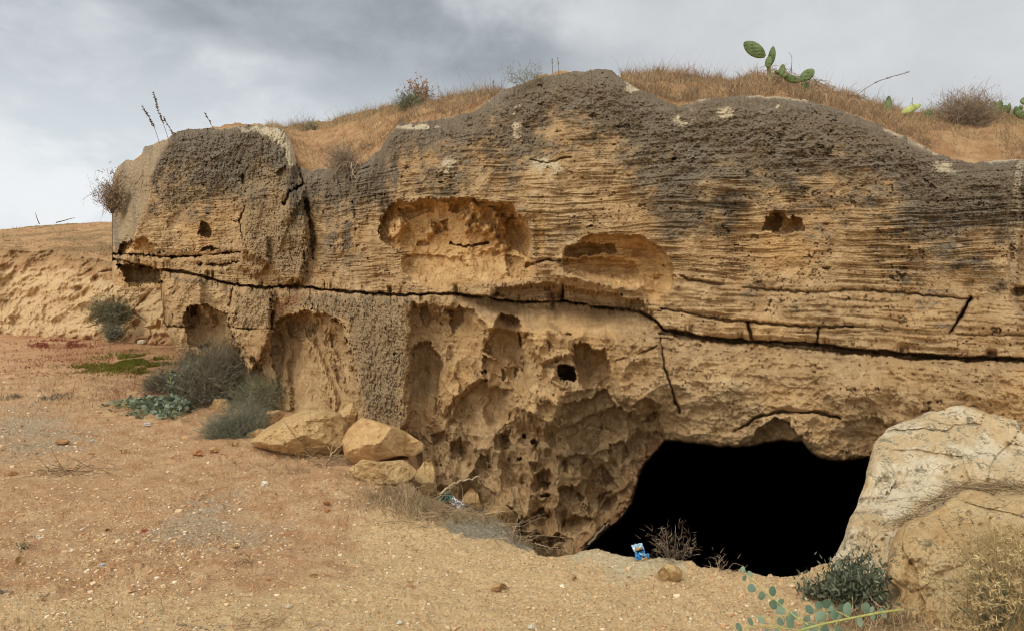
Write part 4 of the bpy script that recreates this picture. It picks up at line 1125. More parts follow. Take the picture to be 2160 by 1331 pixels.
def bush(name, base, w_, h_, label, cat, bm, fm, seed, stems=14, level=2, split=4, rad=.006, fine=0, finelen=.08, finew=.004, leaves=0, leaf=(.03, .012), shape='lance', up=.6, wob=.4, group=None, depth=None, finebias=.2):
    """a real plant: woody branches, and foliage (leaves or fine twigs) carried at the twig ends"""
    r = np.random.default_rng(seed); base = np.array(base, float)
    root = empty(name, base); tag(root, label, cat, group)
    T = Tubes(); tips = []; depth = depth or w_
    for i in range(stems):
        a = r.uniform(0, 2*np.pi); o_ = np.array([math.cos(a)*w_*.12, math.sin(a)*depth*.12, 0])*r.random()
        tgt = np.array([math.cos(a)*w_*.5*r.uniform(.1, .9), math.sin(a)*depth*.5*r.uniform(.1, .9), h_*r.uniform(.35, .85)])
        L = np.linalg.norm(tgt)*.75
        branch(T, r, base + o_ - np.array([0, 0, .02]), tgt/np.linalg.norm(tgt), L, rad, level, split, wob, .8, tips)
    T.build('branches', bm, base, root)
    tp = np.array([t_[0] for t_ in tips]); td = np.array([t_[1] for t_ in tips])
    e = ((tp[:, 0] - base[0])/(w_*.55))**2 + ((tp[:, 1] - base[1])/(depth*.6))**2 + ((tp[:, 2] - base[2])/(h_*1.05))**2
    ok = (e < 1) & (tp[:, 2] > base[2] - .02); tp, td = tp[ok], td[ok]
    if fine and len(tp):
        i = r.integers(0, len(tp), fine)
        P = tp[i] + r.normal(size=(fine, 3))*finelen*.5
        d = td[i]*.6 + rdir(r, fine, finebias)
        blades_mesh(P, finelen*r.uniform(.4, 1.2, fine), finew, 0, 'foliage', fm, root, base, seed=seed, dirs=d, curve=.5)
    if leaves and len(tp):
        Lf = Tubes()
        for i in range(leaves):
            j = r.integers(0, len(tp)); c = tp[j] + r.normal(size=3)*leaf[0]*.9
            u = td[j]*.4 + rdir(r, 1, .25)[0]; u /= np.linalg.norm(u)
            v = np.cross(u, r.normal(size=3)); v /= np.linalg.norm(v)
            k = r.uniform(.7, 1.2); Lf.leaf(c, u, v, leaf[0]*k, leaf[1]*k, shape)
        Lf.build('foliage', fm, base, root)
    return root

# dry grass on the hilltop
def hill_grass():
    r = np.random.default_rng(5)
    N = 90000
    px = r.uniform(560, 2300, N); s = r.random(N)**.8*1.12 + .01
    bare = np.exp(-(((px - 680)/90)**2 + ((s - .35)/.35)**2)) + np.exp(-(((px - 2040)/110)**2 + ((s - .12)/.2)**2))
    X = px*.012; n = fbm2(px*.02, s*5, 3, 300)
    keep = (r.random(N) < (.10 + .95*smooth(-.12, .32, n))*(1 - .85*np.clip(bare, 0, 1))*smooth(-.03, .08, s)) & ~((px > 1060) & (px < 1310))
    px, s = px[keep], s[keep]
    P = hill_at(px, s); n = fbm2(px*.015, s*3, 3, 301)
    h = r.uniform(.03, .11, len(px))*(1 + .8*smooth(0, .5, n)) * np.where(r.random(len(px)) < .03, 2.2, 1)
    Y = P[:, 1]
    blades_mesh(P, h, .0034 + .001*r.random(len(px)), 1.15, 'dry_grass', M_STRAW, kind='stuff', seed=6)
    # stubble and roots along the very rim
    N = 26000; px = r.uniform(640, 2200, N); s = r.uniform(-.01, .22, N); n = fbm2(px*.03, s*2, 4, 305)
    k = (r.random(N) < .25 + .75*smooth(-.1, .25, n)) & ~((px > 1060) & (px < 1325)) & ~((px > 1985) & (px < 2110)); px, s = px[k], s[k]
    P = hill_at(px, s)
    blades_mesh(P, r.uniform(.025, .10, len(px)), .0034, 1.3, 'dry_weeds', M_SCRUB, kind='stuff', seed=12, curve=1.0)
    # taller twiggy stubble in clumps
    N = 60000; px = r.uniform(600, 2300, N); s = r.uniform(.02, 1.08, N)
    n = fbm2(px*.018, s*4, 4, 303); bare = np.exp(-(((px - 680)/90)**2 + ((s - .35)/.35)**2)) + np.exp(-(((px - 2040)/110)**2 + ((s - .12)/.2)**2))
    k = (n > .03 + .38*bare) & (r.random(N) < .55) & ~((px > 1060) & (px < 1310)); px, s = px[k], s[k]
    P = hill_at(px, s)
    blades_mesh(P, r.uniform(.04, .17, len(px))*(1 + 1.2*(r.random(len(px)) < .04))*(1 + .5*smooth(.6, .95, s)), .0034, .9, 'dry_weeds', M_SCRUB, kind='stuff', seed=7, curve=.9)
    # distant slope on the left
    rows = np.random.default_rng(8)
    N = 12000
    i = rows.integers(132, 230, N); j = rows.integers(40, 640, N)
    nb_ = fbm2(j*.02, i*.07, 3, 176); kk = nb_ > .02; i, j = i[kk], j[kk]; N = len(i)
    P = BANK[i, j] + rows.normal(size=(N, 3))*np.array([.06, .15, .0]); 
    blades_mesh(P, rows.uniform(.03, .11, N), .009, 1.2, 'dry_grass', M_STRAW, kind='stuff', seed=9)
hill_grass()
# low dry weeds on the flat ground
def scatter_ground(name, n, cx, cy, rx, ry, h, wid, mat, seed, lean=1.1):
    r = np.random.default_rng(seed)
    px = r.normal(cx, rx, n); sy = r.normal(cy, ry, n).clip(690, 1340)
    P = []
    Y = 2560/(sy - HORIZON)
    for _ in range(8):
        x = (px - W/2)/F*Y; z = ground_z(x, Y); Y = .5*Y + .5*(EYE - z)*F/(sy - HORIZON)
    x = (px - W/2)/F*Y; z = ground_z(x, Y)
    nb = fbm2(x*2.2, Y*2.2, 3, seed); k = nb > -.02
    P = np.stack([x, Y, z - .005], -1)[k]
    return blades_mesh(P, np.random.default_rng(seed).uniform(.4, 1.2, len(P))*h, wid, lean, name, mat, kind='stuff', seed=seed)
scatter_ground('green_ground_cover', 9000, 285, 768, 38, 11, .07, .012, M_COVER, 20)
scatter_ground('green_ground_cover', 2500, 215, 778, 50, 6, .06, .012, M_COVER, 21)
scatter_ground('red_ground_cover', 2600, 125, 726, 40, 5, .06, .012, M_RCOVER, 22)
scatter_ground('red_ground_cover', 3200, 150, 762, 120, 22, .05, .010, M_RCOVER, 23)
scatter_ground('dry_weeds', 5000, 200, 800, 160, 40, .06, .006, M_STRAW, 24)
scatter_ground('dry_weeds', 1500, 60, 835, 45, 6, .08, .006, M_GG, 25)
scatter_ground('dry_weeds', 2600, 300, 830, 60, 14, .10, .006, M_RUST, 26)
scatter_ground('dry_weeds', 2200, 650, 985, 70, 14, .06, .004, M_STRAW, 27)

# ------------------------------------------------------------------ bushes
bush('bush', (PT(232,684,15.6)), .75, .62, 'round grey-green bush at the foot of the far bank', 'bush', M_TWIG, M_SAGE, 31, 18, 2, 4, .008, 3200, .14, .010)
bush('bush', (PT(243,712,14.2)), .40, .22, 'small low dark green bush on the far dirt', 'bush', M_DTWIG, M_TEAL, 32, 14, 2, 3, .006, 1600, .09, .010)
b0 = ground_pt(455,846)
bush('bush', ground_pt(452,846), 1.45, .78, 'big dark twiggy bush under the overhanging arch of the cliff', 'bush', M_DTWIG, M_GG, 33, 44, 2, 5, .007, 13000, .16, .0055)
bush('bush', ground_pt(350,826), .85, .30, 'low brown twiggy bush left of the big dark bush under the arch', 'bush', M_DTWIG, M_GG, 34, 20, 2, 4, .005, 3600, .11, .006)
bush('bush', ground_pt(405,790), .60, .42, 'thin grey bush behind the big dark bush at the end of the cliff', 'bush', M_TWIG, M_SAGE, 35, 18, 2, 4, .006, 2000, .12, .007)
bush('bush', ground_pt(545,868) , .75, .55, 'pale wispy bush against the cliff foot behind the boulders', 'bush', M_TWIG, M_SAGE, 36, 18, 2, 4, .005, 2600, .12, .005)
bush('bush', ground_pt(495,916), .78, .34, 'feathery blue grey-green bush left of the largest boulder', 'bush', M_TWIG, M_TEAL, 37, 24, 2, 4, .005, 6500, .10, .004)
bush('bush', PT(236,448,11.9), .40, .75, 'brown twiggy bush growing on the left edge of the cliff against the sky', 'bush', M_DTWIG, M_SCRUB, 38, 20, 2, 4, .005, 1500, .08, .008)
bush('bush', PT(724,352,9.1), .42, .26, 'grey dead bush in the dip of the rock edge with hanging tendrils', 'bush', M_TWIG, M_TWIG, 39, 22, 2, 4, .004, 1800, .11, .003)
bush('bush', hill_at(862, .45), .32, .22, 'small grey-green bush on the hilltop below the rusty thistle', 'bush', M_TWIG, M_SAGE, 40, 16, 2, 4, .004, 1400, .10, .005)
bush('bush', hill_at(655, .75), .30, .10, 'low dark green tuft on the hilltop left of the rusty thistle', 'bush', M_DTWIG, M_SAGE, 41, 10, 2, 3, .004, 700, .08, .006)
bush('bush', PT(1115,182,7.9), .72, .22, 'wispy pale green bush on the highest rock edge', 'bush', M_TWIG, M_SAGE, 42, 16, 2, 3, .0022, 420, .08, .0035)
bush('bush', hill_at(2040, .55), .62, .40, 'grey twiggy dead bush on the hilltop at right below the cactus patch', 'bush', M_TWIG, M_TWIG, 43, 34, 2, 4, .005, 4200, .14, .004)
bush('bush', hill_at(1440, .6), .5, .20, 'brown twiggy weed on the hilltop left of the tall cactus', 'bush', M_DTWIG, M_RUST, 44, 18, 2, 4, .004, 900, .08, .004)
bush('bush', ground_pt(1415,1181) + np.array([0, .04, -.01]), .30, .26, 'dry thorny bush at the pit edge in front of the black cave', 'bush', M_DTWIG, M_TWIG, 45, 13, 2, 4, .0025, 240, .05, .002, wob=.5)
bush('bush', ground_pt(1520,1206) + np.array([0, .03, -.01]), .22, .16, 'few bare grey twigs at the pit edge right of the thorny bush', 'bush', M_TWIG, M_TWIG, 46, 7, 1, 2, .003, 40, .04, .002)
bush('bush', ground_pt(55,1156), .10, .10, 'tiny green weed alone on the dirt at left', 'weed', M_DTWIG, M_SAGE, 47, 6, 1, 3, .002, 0, leaves=90, leaf=(.014, .008))
bush('bush', ground_pt(1800,1275), .34, .26, 'dark green leafy shrub between the pit edge and the yellowish boulder', 'shrub', M_DTWIG, M_SHRUB, 48, 26, 2, 4, .003, 0, leaves=2600, leaf=(.030, .012))
bush('bush', ground_pt(1715,1262), .22, .12, 'small sparse leafy sprig left of the dark green shrub', 'shrub', M_DTWIG, M_SHRUB, 49, 9, 1, 4, .0025, 0, leaves=240, leaf=(.028, .013))
bush('bush', ground_pt(1840,1200) + np.array([.02, 0, 0]), .16, .14, 'small leafy sprig climbing the groove beside the yellowish boulder', 'shrub', M_DTWIG, M_SHRUB, 50, 10, 1, 4, .0025, 0, leaves=300, leaf=(.026, .011))

# rusty thistle on the hilltop
def thistle(name, base, w_, h_, label, seed, n, starm, stem, nspk=9, sp=.035, group=None):
    r = np.random.default_rng(seed); base = np.array(base, float)
    root = empty(name, base); tag(root, label, 'thistle', group)
    T = Tubes(); tips = []
    for i in range(n):
        a = r.uniform(0, 2*np.pi)
        tgt = np.array([math.cos(a)*w_*.5*r.uniform(.1, 1), math.sin(a)*w_*.5*r.uniform(.1, 1), h_*r.uniform(.6, 1)])
        branch(T, r, base - np.array([0, 0, .03]), tgt/np.linalg.norm(tgt), np.linalg.norm(tgt)*.75, .004, 1, 4, .25, .55, tips)
    T.build('branches', stem, base, root)
    P = []; Dd = []
    for p, d in tips:
        P += [p]*nspk; Dd += list(r.normal(size=(nspk, 3)) + d*.3)
    blades_mesh(np.array(P), sp*r.uniform(.6, 1.2, len(P)), sp*.22, 0, 'blossoms', starm, root, base, seed=seed, dirs=np.array(Dd), curve=.2)
    return root
thistle('thistle', hill_at(888, .85), .74, .36, 'rusty dry thistle standing against the sky on the hilltop', 51, 26, M_RUST, M_DTWIG)
thistle('thistle', hill_at(2062, .95), .28, .30, 'dark dry thistle among the cactus patch at right', 52, 7, M_DTWIG, M_DTWIG)
thistle('thistle', PT(2150,1345,3.35), .62, .50, 'big dry yellow thistle in front of the yellowish boulder at the right edge', 53, 26, M_STRAW2, M_STRAW2, 14, .03)
thistle('thistle', PT(2095,1352,3.35), .40, .34, 'dry pale thistle left of the big yellow thistle at the right edge', 54, 20, M_STRAW2, M_SAGE, 12, .026)
def fine_patch():
    r = np.random.default_rng(61); n = 5200
    px = 2185 - np.abs(r.normal(0, 75, n)); py = r.uniform(1120, 1345, n)
    k = px > 2000 + (1331 - py)*.25 - 30*r.random(n); px, py = px[k], py[k]
    P = PT(px, py, lerp_pts(py, [(1034,4.2),(1100,3.92),(1180,3.66),(1260,3.5),(1345,3.36)]) + r.uniform(-.10, .12, len(px)))
    d = rdir(r, len(px), .35)
    blades_mesh(P, r.uniform(.04, .13, len(px)), .0022, 0, 'dry_grass', M_STRAW2, kind='stuff', seed=62, dirs=d, curve=.5)
fine_patch()

# dead stalks
def stalk(pts, D, label, seed, group, mat=M_DTWIG, rad=.004, beads=50, bead=.018, frm=.35, yaw=0):
    r = np.random.default_rng(seed)
    P = PT([p[0] for p in pts], [p[1] for p in pts], np.linspace(D, D + yaw, len(pts)))
    t = np.linspace(0, 1, len(P)); tt = np.linspace(0, 1, 18)
    P = np.stack([np.interp(tt, t, P[:, i]) for i in range(3)], 1)
    for _ in range(3): P[1:-1] = (P[:-2] + 2*P[1:-1] + P[2:])/4
    root = empty('dead_stalk', P[0]); tag(root, label, 'dead stalk', group)
    T = Tubes(); T.tube(P, np.linspace(rad, rad*.4, 18), 4)
    i = frm + (1 - frm)*r.random(beads)
    Q = np.stack([np.interp(i, tt, P[:, k]) for k in range(3)], 1)
    if beads <= 12:
        for q in Q:
            u = r.normal(size=3) + np.array([0, 0, .8]); u /= np.linalg.norm(u); v = np.cross(u, np.array([.3, 1, .2])); v /= np.linalg.norm(v)
            T.leaf(q - u*rad*.5, u, v, bead*r.uniform(.5, 1.2), bead*.5)
        T.build('stem', mat, P[0], root); return
    T.build('stem', mat, P[0], root)
    blades_mesh(Q, bead*r.uniform(.5, 1.2, beads), bead*.45, 0, 'seed_pods', mat, root, P[0], seed=seed, dirs=r.normal(size=(beads, 3)) + np.array([0, 0, .6]), curve=.2)
SG = 'dead flower stalks on the cliff top'
stalk([(337,303),(325,268),(312,245),(299,224)], 11.1, 'shorter leaning dead stalk on the left end of the cliff', 71, SG, beads=90, bead=.035)
stalk([(357,300),(345,262),(332,230),(324,194)], 11.0, 'tallest dead stalk on the left end of the cliff', 72, SG, beads=110, bead=.035)
stalk([(368,292),(358,270),(349,258),(345,248)], 11.0, 'short dead stalk leaning against the tallest stalk', 73, SG, beads=60, bead=.03, frm=.1)
stalk([(452,275),(445,262),(438,250),(431,239)], 10.9, 'thin sprig above the dark left block of the cliff', 74, SG, beads=40, bead=.03)
stalk([(1796,212),(1820,191),(1850,173),(1880,163),(1918,153)], 9.0, 'long arching dead stalk right of the tall cactus', 75, SG, beads=90, bead=.018, frm=.45)
stalk([(83,473),(80,466),(77,458),(75,449)], 27, 'lone stalk on the far slope at left', 76, SG, beads=10, bead=.03, rad=.02)
stalk([(118,470),(135,466),(148,462),(158,460)], 27, 'stalk lying almost flat on the far slope at left', 77, SG, beads=10, bead=.03, rad=.02)
for i, (x, y, h_, lab) in enumerate([(1992,240,40,'upright bare stalk, left one of the pair among the cactus patch'),(2000,240,38,'upright bare stalk, right one of the pair among the cactus patch'),
      (1925,236,28,'short dark stalk behind the leaning cactus pad'),(1513,182,14,'short dark stub on the hilltop left of the tall cactus'),(1042,205,36,'thin stalk on the rock edge left of the wispy bush'),(1165,150,26,'thin stalk with a round seed head, left one on the highest rock edge'),(1178,150,28,'thin stalk with a round seed head, right one on the highest rock edge')]):
    D = 9.6 if x > 1400 else 7.9
    stalk([(x, y + 6), (x + 1, y - h_*.3), (x - 1, y - h_*.6), (x - 2 + i % 3, y - h_)], D, lab, 80 + i, SG, beads=12, bead=.016, frm=.5, rad=.003)

# ------------------------------------------------------------------ prickly pears
def pad(root, base, tip, wpx, D, yaw=.2, th=.028, mat=None, dD=0.0):
    b = PT(base[0], base[1], D); t_ = PT(tip[0], tip[1], D + dD)
    ax = t_ - b; L = np.linalg.norm(ax); u = ax/L
    wd = wpx/F*D/2
    view = np.array([0, 1., 0]); side = np.cross(u, view); side /= np.linalg.norm(side)
    nrm = np.cross(side, u)
    side, nrm = side*math.cos(yaw) + nrm*math.sin(yaw), nrm*math.cos(yaw) - side*math.sin(yaw)
    nu, nv = 26, 22
    V = []
    for i in range(nu + 1):
        s = i/nu
        prof = (max(0, math.sin(math.pi*min(1, s**.8*1.0)))**.62)*(.72 + .42*s) if 0 < s < 1 else 0
        thk = th*(.9 - .35*s)*(max(0, math.sin(math.pi*s))**.4 if 0 < s < 1 else 0)
        c = b + u*L*s + nrm*(.06*L*math.sin(s*2.2 + base[0]))
        for j in range(nv):
            a = 2*math.pi*j/nv
            V.append(c + side*math.cos(a)*wd*max(prof, .22*(s < .1)) + nrm*math.sin(a)*thk)
    V = np.array(V); fs = []
    for i in range(nu):
        for j in range(nv):
            fs.append((i*nv + j, i*nv + (j + 1) % nv, (i + 1)*nv + (j + 1) % nv, (i + 1)*nv + j))
    return mesh_np('cactus_pad', V, np.array(fs), mat or M_CACTUS, b, root)
def cactus(base, label, pads, D, extra=None, group='prickly pears on the hilltop'):
    root = empty('prickly_pear', PT(base[0], base[1], D)); tag(root, label, 'cactus', group)
    for p in pads: pad(root, *p[:3], D + (p[4] if len(p) > 4 else 0), p[3] if len(p) > 3 else .2, mat=p[5] if len(p) > 5 else None)
    return root
CD = 8.6
ct = cactus((1623,175), 'tall prickly pear with a tilted pad held high on an upright stem', [
    ((1613,121),(1569,90),31,.25), ((1622,142),(1631,98),19,.85,.02), ((1620,145),(1622,118),16,.7,-.03)], CD)
T = Tubes(); P = PT([1624,1623,1622,1622],[182,165,150,138],[CD]*4); T.tube(P, [.028,.025,.023,.02], 8); T.build('trunk', mat_plain('cactus_trunk', S(96,98,62), S(150,138,100), 25, .8), P[0], ct)
cactus((1645,170), 'small broken prickly pear with a notched pad beside the upright stem', [((1647,163),(1652,136),15,.5), ((1655,160),(1634,150),10,.6,.03), ((1650,164),(1662,158),9,.6,-.02)], CD)
cactus((1688,180), 'low prickly pear with one lying pad and one raised round pad', [((1689,172),(1652,163),17,.3), ((1688,173),(1717,147),25,.2,.02), ((1697,196),(1704,174),25,.2,.08)], CD)
cactus((1872,240), 'single upright prickly pear pad right of the arching stalk', [((1872,240),(1875,202),15,.5), ((1866,238),(1868,222),8,.5)], 9.3)
cactus((1903,240), 'single yellowish prickly pear pad leaning to the right', [((1900,240),(1942,222),17,.3,0,M_CACTUS_PALE)], 9.3)
cactus((1958,246), 'low round prickly pear at the left end of the cactus patch', [((1958,250),(1958,231),18,.2), ((1985,246),(1982,232),9,.3)], 9.8)
cactus((2018,246), 'middle prickly pear of the cactus patch with small upright pads', [((2007,246),(2006,223),9,.3), ((2018,246),(2016,230),12,.4), ((2028,244),(2031,226),11,.2)], 9.9)
cactus((2075,246), 'dark bushy prickly pear right of the dry thistle', [((2070,232),(2068,212),12,.2), ((2078,240),(2076,221),10,.3), ((2090,240),(2098,214),16,.3), ((2100,240),(2112,212),18,.2), ((2112,242),(2122,222),18,.3,.1), ((2126,240),(2130,218),9,.6), ((2104,242),(2092,226),16,.3,-.1)], 9.9)
cactus((2150,246), 'prickly pear at the right edge of the photo with a round top pad', [((2150,246),(2142,225),16,.2), ((2160,222),(2160,206),16,.4), ((2170,248),(2140,238),18,.3,-.1), ((2175,240),(2180,215),20,.3), ((2156,232),(2152,222),9,.4)], 9.7)
# fibrous dead fronds under the cactus
def fronds():
    r = np.random.default_rng(90)
    base = PT(1650,178,CD); root = empty('dead_fronds', base); tag(root, 'mound of curling dead fronds and roots under the tall cactus', 'dead fronds')
    T = Tubes()
    for i in range(150):
        px = r.uniform(1600, 1735); s_ = r.uniform(.55, .95)
        p = hill_at(px, s_); p[2] += r.uniform(.02, .12)
        d = np.array([r.normal()*.5 + .25, -.8, r.uniform(-.1, .6)]); d /= np.linalg.norm(d)
        P, _ = wander(r, p, d, r.uniform(.12, .34), 8, .5, -1.5)
        T.tube(P, np.linspace(.005, .002, len(P)), 3)
    for i in range(170):
        px = r.uniform(1700, 1815); s_ = r.uniform(.45, 1)
        p = hill_at(px, s_); p[2] += r.uniform(.0, .06)
        d = np.array([r.normal()*.6 + .5, -.6, r.uniform(-.2, .5)]); d /= np.linalg.norm(d)
        P, _ = wander(r, p, d, r.uniform(.10, .3), 6, .5, -1.0)
        T.tube(P, np.linspace(.006, .002, len(P)), 3)
    T.build('frond', M_FIB, base, root)
    rr_ = np.random.default_rng(91); n = 2600; px = rr_.uniform(1590, 1800, n); s_ = rr_.uniform(.4, 1.05, n)
    P = hill_at(px, s_); P[:, 2] += .03*rr_.random(n)
    blades_mesh(P, rr_.uniform(.05, .16, n), .006, 1.3, 'dry_thatch', M_RUST, root, base, seed=92)
fronds()
# hanging tendrils of the dead bush
def tendrils():
    r = np.random.default_rng(95); base = PT(738,348,8.6)
    T = Tubes()
    for i in range(9):
        p = base + np.array([r.normal()*.05, 0, .03]); d = np.array([r.normal()*.4, -.9, .1])
        P, _ = wander(r, p, d/np.linalg.norm(d), r.uniform(.2, .42), 9, .45, -2.2)
        T.tube(P, np.linspace(.004, .0015, len(P)), 3)
    o = T.build('tendrils', M_FIB, base); tag(o, 'pale dead tendrils hanging over the rock edge below the grey dead bush', 'dead vine')
tendrils()

# ------------------------------------------------------------------ round-leaved caper plants
def caper_mass():
    r = np.random.default_rng(101); base = ground_pt(310,885)
    root = empty('caper_plant', base); tag(root, 'sprawling plant with round blue-green leaves on the dirt left of the boulders', 'plant')
    T = Tubes(); L = Tubes()
    crown = ground_pt(372,858)
    for i in range(46):
        end = ground_pt(r.uniform(205, 415), r.uniform(858, 892))
        if i < 7: end = crown + np.array([r.uniform(-.15, .2), r.uniform(-.1, .1), r.uniform(.38, .52)])
        mid = (crown + end)/2 + np.array([0, 0, r.uniform(.10, .24)*(i >= 7)])
        t = np.linspace(0, 1, 14)[:, None]
        P = (1 - t)**2*crown + 2*t*(1 - t)*mid + t*t*end + np.cumsum(r.normal(size=(14, 3))*.008, 0)
        T.tube(P, np.linspace(.006, .003, 14), 3)
        for k in range(24):
            j = r.uniform(1, 13); c = P[int(j)]*(1 - j % 1) + P[min(13, int(j) + 1)]*(j % 1)
            u = rdir(r, 1, .2)[0]; u[2] *= .5; u /= np.linalg.norm(u); v = np.cross(u, np.array([r.normal()*.5, r.normal()*.5, 1])); v /= np.linalg.norm(v)
            z_ = r.uniform(.045, .07); L.leaf(c + u*.01, u, v, z_, z_*.95, 'round', .12, .1)
    T.build('stems', M_CSTEM, base, root); L.build('foliage', M_CAPER, base, root)
caper_mass()
def caper_close():
    r = np.random.default_rng(102); base = PT(1895,1287,3.55); SP = []
    root = empty('caper_plant', base); tag(root, 'trailing stem with large round green leaves in the bottom right foreground', 'plant')
    def st(pts, d0, d1, r0, r1, nm):
        P = PT([p[0] for p in pts], [p[1] for p in pts], np.linspace(d0, d1, len(pts)))
        tt = np.linspace(0, 1, 24); t = np.linspace(0, 1, len(P))
        P = np.stack([np.interp(tt, t, P[:, i]) for i in range(3)], 1)
        for _ in range(4): P[1:-1] = (P[:-2] + 2*P[1:-1] + P[2:])/4
        SP.append(P)
        T = Tubes(); T.tube(P, np.linspace(r0, r1, 24), 6); return T.build(nm, M_CSTEM, P[0], root)
    st([(1905,1285),(1860,1290),(1800,1302),(1720,1318),(1660,1338),(1600,1358)], 3.55, 3.25, .0058, .004, 'stem')
    st([(1706,1318),(1680,1302),(1655,1282),(1632,1262),(1606,1240),(1578,1214),(1568,1200)], 3.36, 3.75, .0032, .0018, 'stem')
    st([(1670,1326),(1620,1322),(1590,1318),(1565,1330),(1545,1345)], 3.32, 3.2, .0025, .0015, 'stem')
    st([(1792,1302),(1770,1290),(1750,1287),(1728,1290)], 3.46, 3.55, .0028, .0016, 'stem')
    st([(1738,1315),(1725,1330),(1712,1345)], 3.42, 3.3, .003, .002, 'stem')
    st([(1766,1310),(1760,1330),(1757,1345)], 3.44, 3.36, .003, .002, 'stem')
    st([(1650,1324),(1612,1305),(1600,1298),(1640,1300),(1665,1296)], 3.34, 3.4, .0016, .0012, 'stem')
    Lf = Tubes()
    LV = [(1567,1200,12,10,2.6),(1582,1210,11,14,-.9),(1571,1219,9,12,-1.6),(1586,1240,17,16,2.4),(1607,1256,18,14,3.0),(1630,1246,17,19,1.5),(1632,1275,17,20,2.0),(1647,1269,11,18,1.2),(1646,1286,18,17,-.4),(1559,1322,12,20,2.2),(1583,1310,10,20,2.1),(1606,1306,11,22,2.2),
          (1646,1310,14,17,2.2),(1668,1311,17,32,-1.5),(1676,1297,12,18,1.3),(1702,1304,16,15,2.6),(1708,1285,15,19,2.2),(1715,1324,19,28,2.3),(1727,1276,14,18,1.4),(1743,1272,16,20,1.3),(1753,1286,11,18,1.2),(1732,1300,22,24,.8),(1770,1299,11,13,.6),(1775,1280,12,19,1.4),(1788,1284,18,28,1.5),
          (1827,1282,18,26,1.9),(1838,1286,8,16,1.0),(1862,1291,11,20,-1.2),(1813,1309,13,22,-1.6),(1740,1327,20,24,-1.0),(1768,1328,17,20,-1.2),(1618,1331,12,10,2.4),(1638,1330,10,12,1.5),(1697,1326,12,22,-1.8),(1600,1345,14,14,2.4),(1664,1348,16,14,-1.2),(1760,1296,16,18,-2.3),(1842,1300,9,14,-1.9)]
    for (x, y, a, b, an) in LV:
        D = 3.42 + (1331 - y)/130*.30 + r.uniform(-.03, .03)
        u = np.array([math.cos(an), r.uniform(-.25, .25), math.sin(an)]); u /= np.linalg.norm(u)
        n_ = np.array([r.uniform(-.35, .35), -1, r.uniform(.0, .7)]); v = np.cross(u, n_); v /= np.linalg.norm(v)
        Ln = b/F*D*1.08; c = PT(x, y, D) - u*Ln*.5
        A_ = np.concatenate(SP); k = np.argmin(((A_ - c)**2 @ np.array([1, .25, 1])))
        ds = np.linalg.norm(A_[k] - c)
        if ds < .16: Lf.tube(np.array([A_[k], (A_[k] + c)/2 + np.array([0, 0, .006]), c + u*.003]), [.0013, .0011, .0009], 4)
        Lf.leaf(c, u, v, Ln, a/F*D*1.05, 'round', r.uniform(.1, .4), r.uniform(-.1, .25))
    Lf.build('foliage', M_CAPER2, base, root)
caper_close()

# ------------------------------------------------------------------ sticks, twig litter, rubbish
def stick(pts, Ds, rad, mat, label, group='sticks and dead branches on the ground', cat='stick', twigs=()):
    P = PT([p[0] for p in pts], [p[1] for p in pts], Ds)
    tt = np.linspace(0, 1, 20); t = np.linspace(0, 1, len(P))
    P = np.stack([np.interp(tt, t, P[:, i]) for i in range(3)], 1)
    P += np.random.default_rng(int(abs(pts[0][0]))).normal(size=P.shape)*rad*.5
    T = Tubes(); T.tube(P, np.linspace(rad, rad*.6, 20), 6)
    for i, dv, L in twigs:
        T.tube(np.array([P[i], P[i] + np.array(dv)*L*.5, P[i] + np.array(dv)*L + np.array([0, 0, -.01])]), [rad*.6, rad*.5, rad*.3], 4)
    o = T.build('stick', mat, P[0]); tag(o, label, cat, group)
M_BARK = mat_plain('pale_bark', S(150,124,92), S(196,174,140), 60, .9, .1, None, .5)
M_BARK2 = mat_plain('grey_bark', S(110,92,72), S(160,140,116), 60, .9, .1, None, .5)
stick([(928,1042),(950,1024),(975,1014),(1010,1004)], [6.3,6.4,6.5,6.6], .012, M_BARK, 'pale bent branch sticking up beside the green and white litter')
stick([(940,1058),(965,1062),(990,1068),(1006,1070)], [6.4,6.5,6.6,6.7], .014, M_BARK2, 'dark stick lying under the white litter')
stick([(370,1315),(395,1319),(420,1323),(438,1326)], [gy(370,1315),gy(395,1319),gy(420,1323),gy(438,1326)], .006, M_BARK2, 'straight stick on the dirt at the bottom left of center')
stick([(-4,1247),(8,1249),(24,1248)], [gy(-4,1247),gy(8,1249),gy(24,1248)], .010, M_BARK2, 'short thick stick cut by the left edge of the photo')
stick([(80,1262),(95,1256),(108,1250)], [gy(80,1262),gy(95,1256),gy(108,1250)], .010, M_BARK, 'short pale stick on the dirt at bottom left')
stick([(1130,1146),(1160,1156),(1180,1154),(1150,1140)][:3], [6.6,6.2,5.6], .006, M_BARK, 'thin pale branch lying down the grey slope into the pit')
stick([(1240,1150),(1256,1130),(1275,1112),(1288,1100)], [5.4,5.9,6.3,6.6], .010, M_BARK2, 'grey branch leaning in the left corner of the cave mouth')
stick([(688,976),(700,958),(712,945),(724,934)], [gy(688,982)-.02,gy(688,982)-.06,gy(688,982)-.1,gy(688,982)-.12], .007, M_BARK, 'pale broken reed leaning between the two biggest boulders', twigs=[(3,(.2,-.1,.9),.16),(6,(-.3,-.1,.7),.12)])
stick([(1822,1168+40),(1835,1262),(1855,1278),(1872,1283)], [4.0,3.75,3.62,3.55], .004, M_BARK, 'curved dry twig across the dark green shrub')
stick([(1995,1013),(2040,1016),(2100,1020)], [4.95,4.95,4.95], .005, M_BARK, 'long straw lying in the groove between the two big slabs')
stick([(1990,1030),(2030,1034),(2075,1030),(2140,1010)], [4.85,4.85,4.9,5.0], .005, M_BARK, 'crooked straw lying in the groove below the long straw')
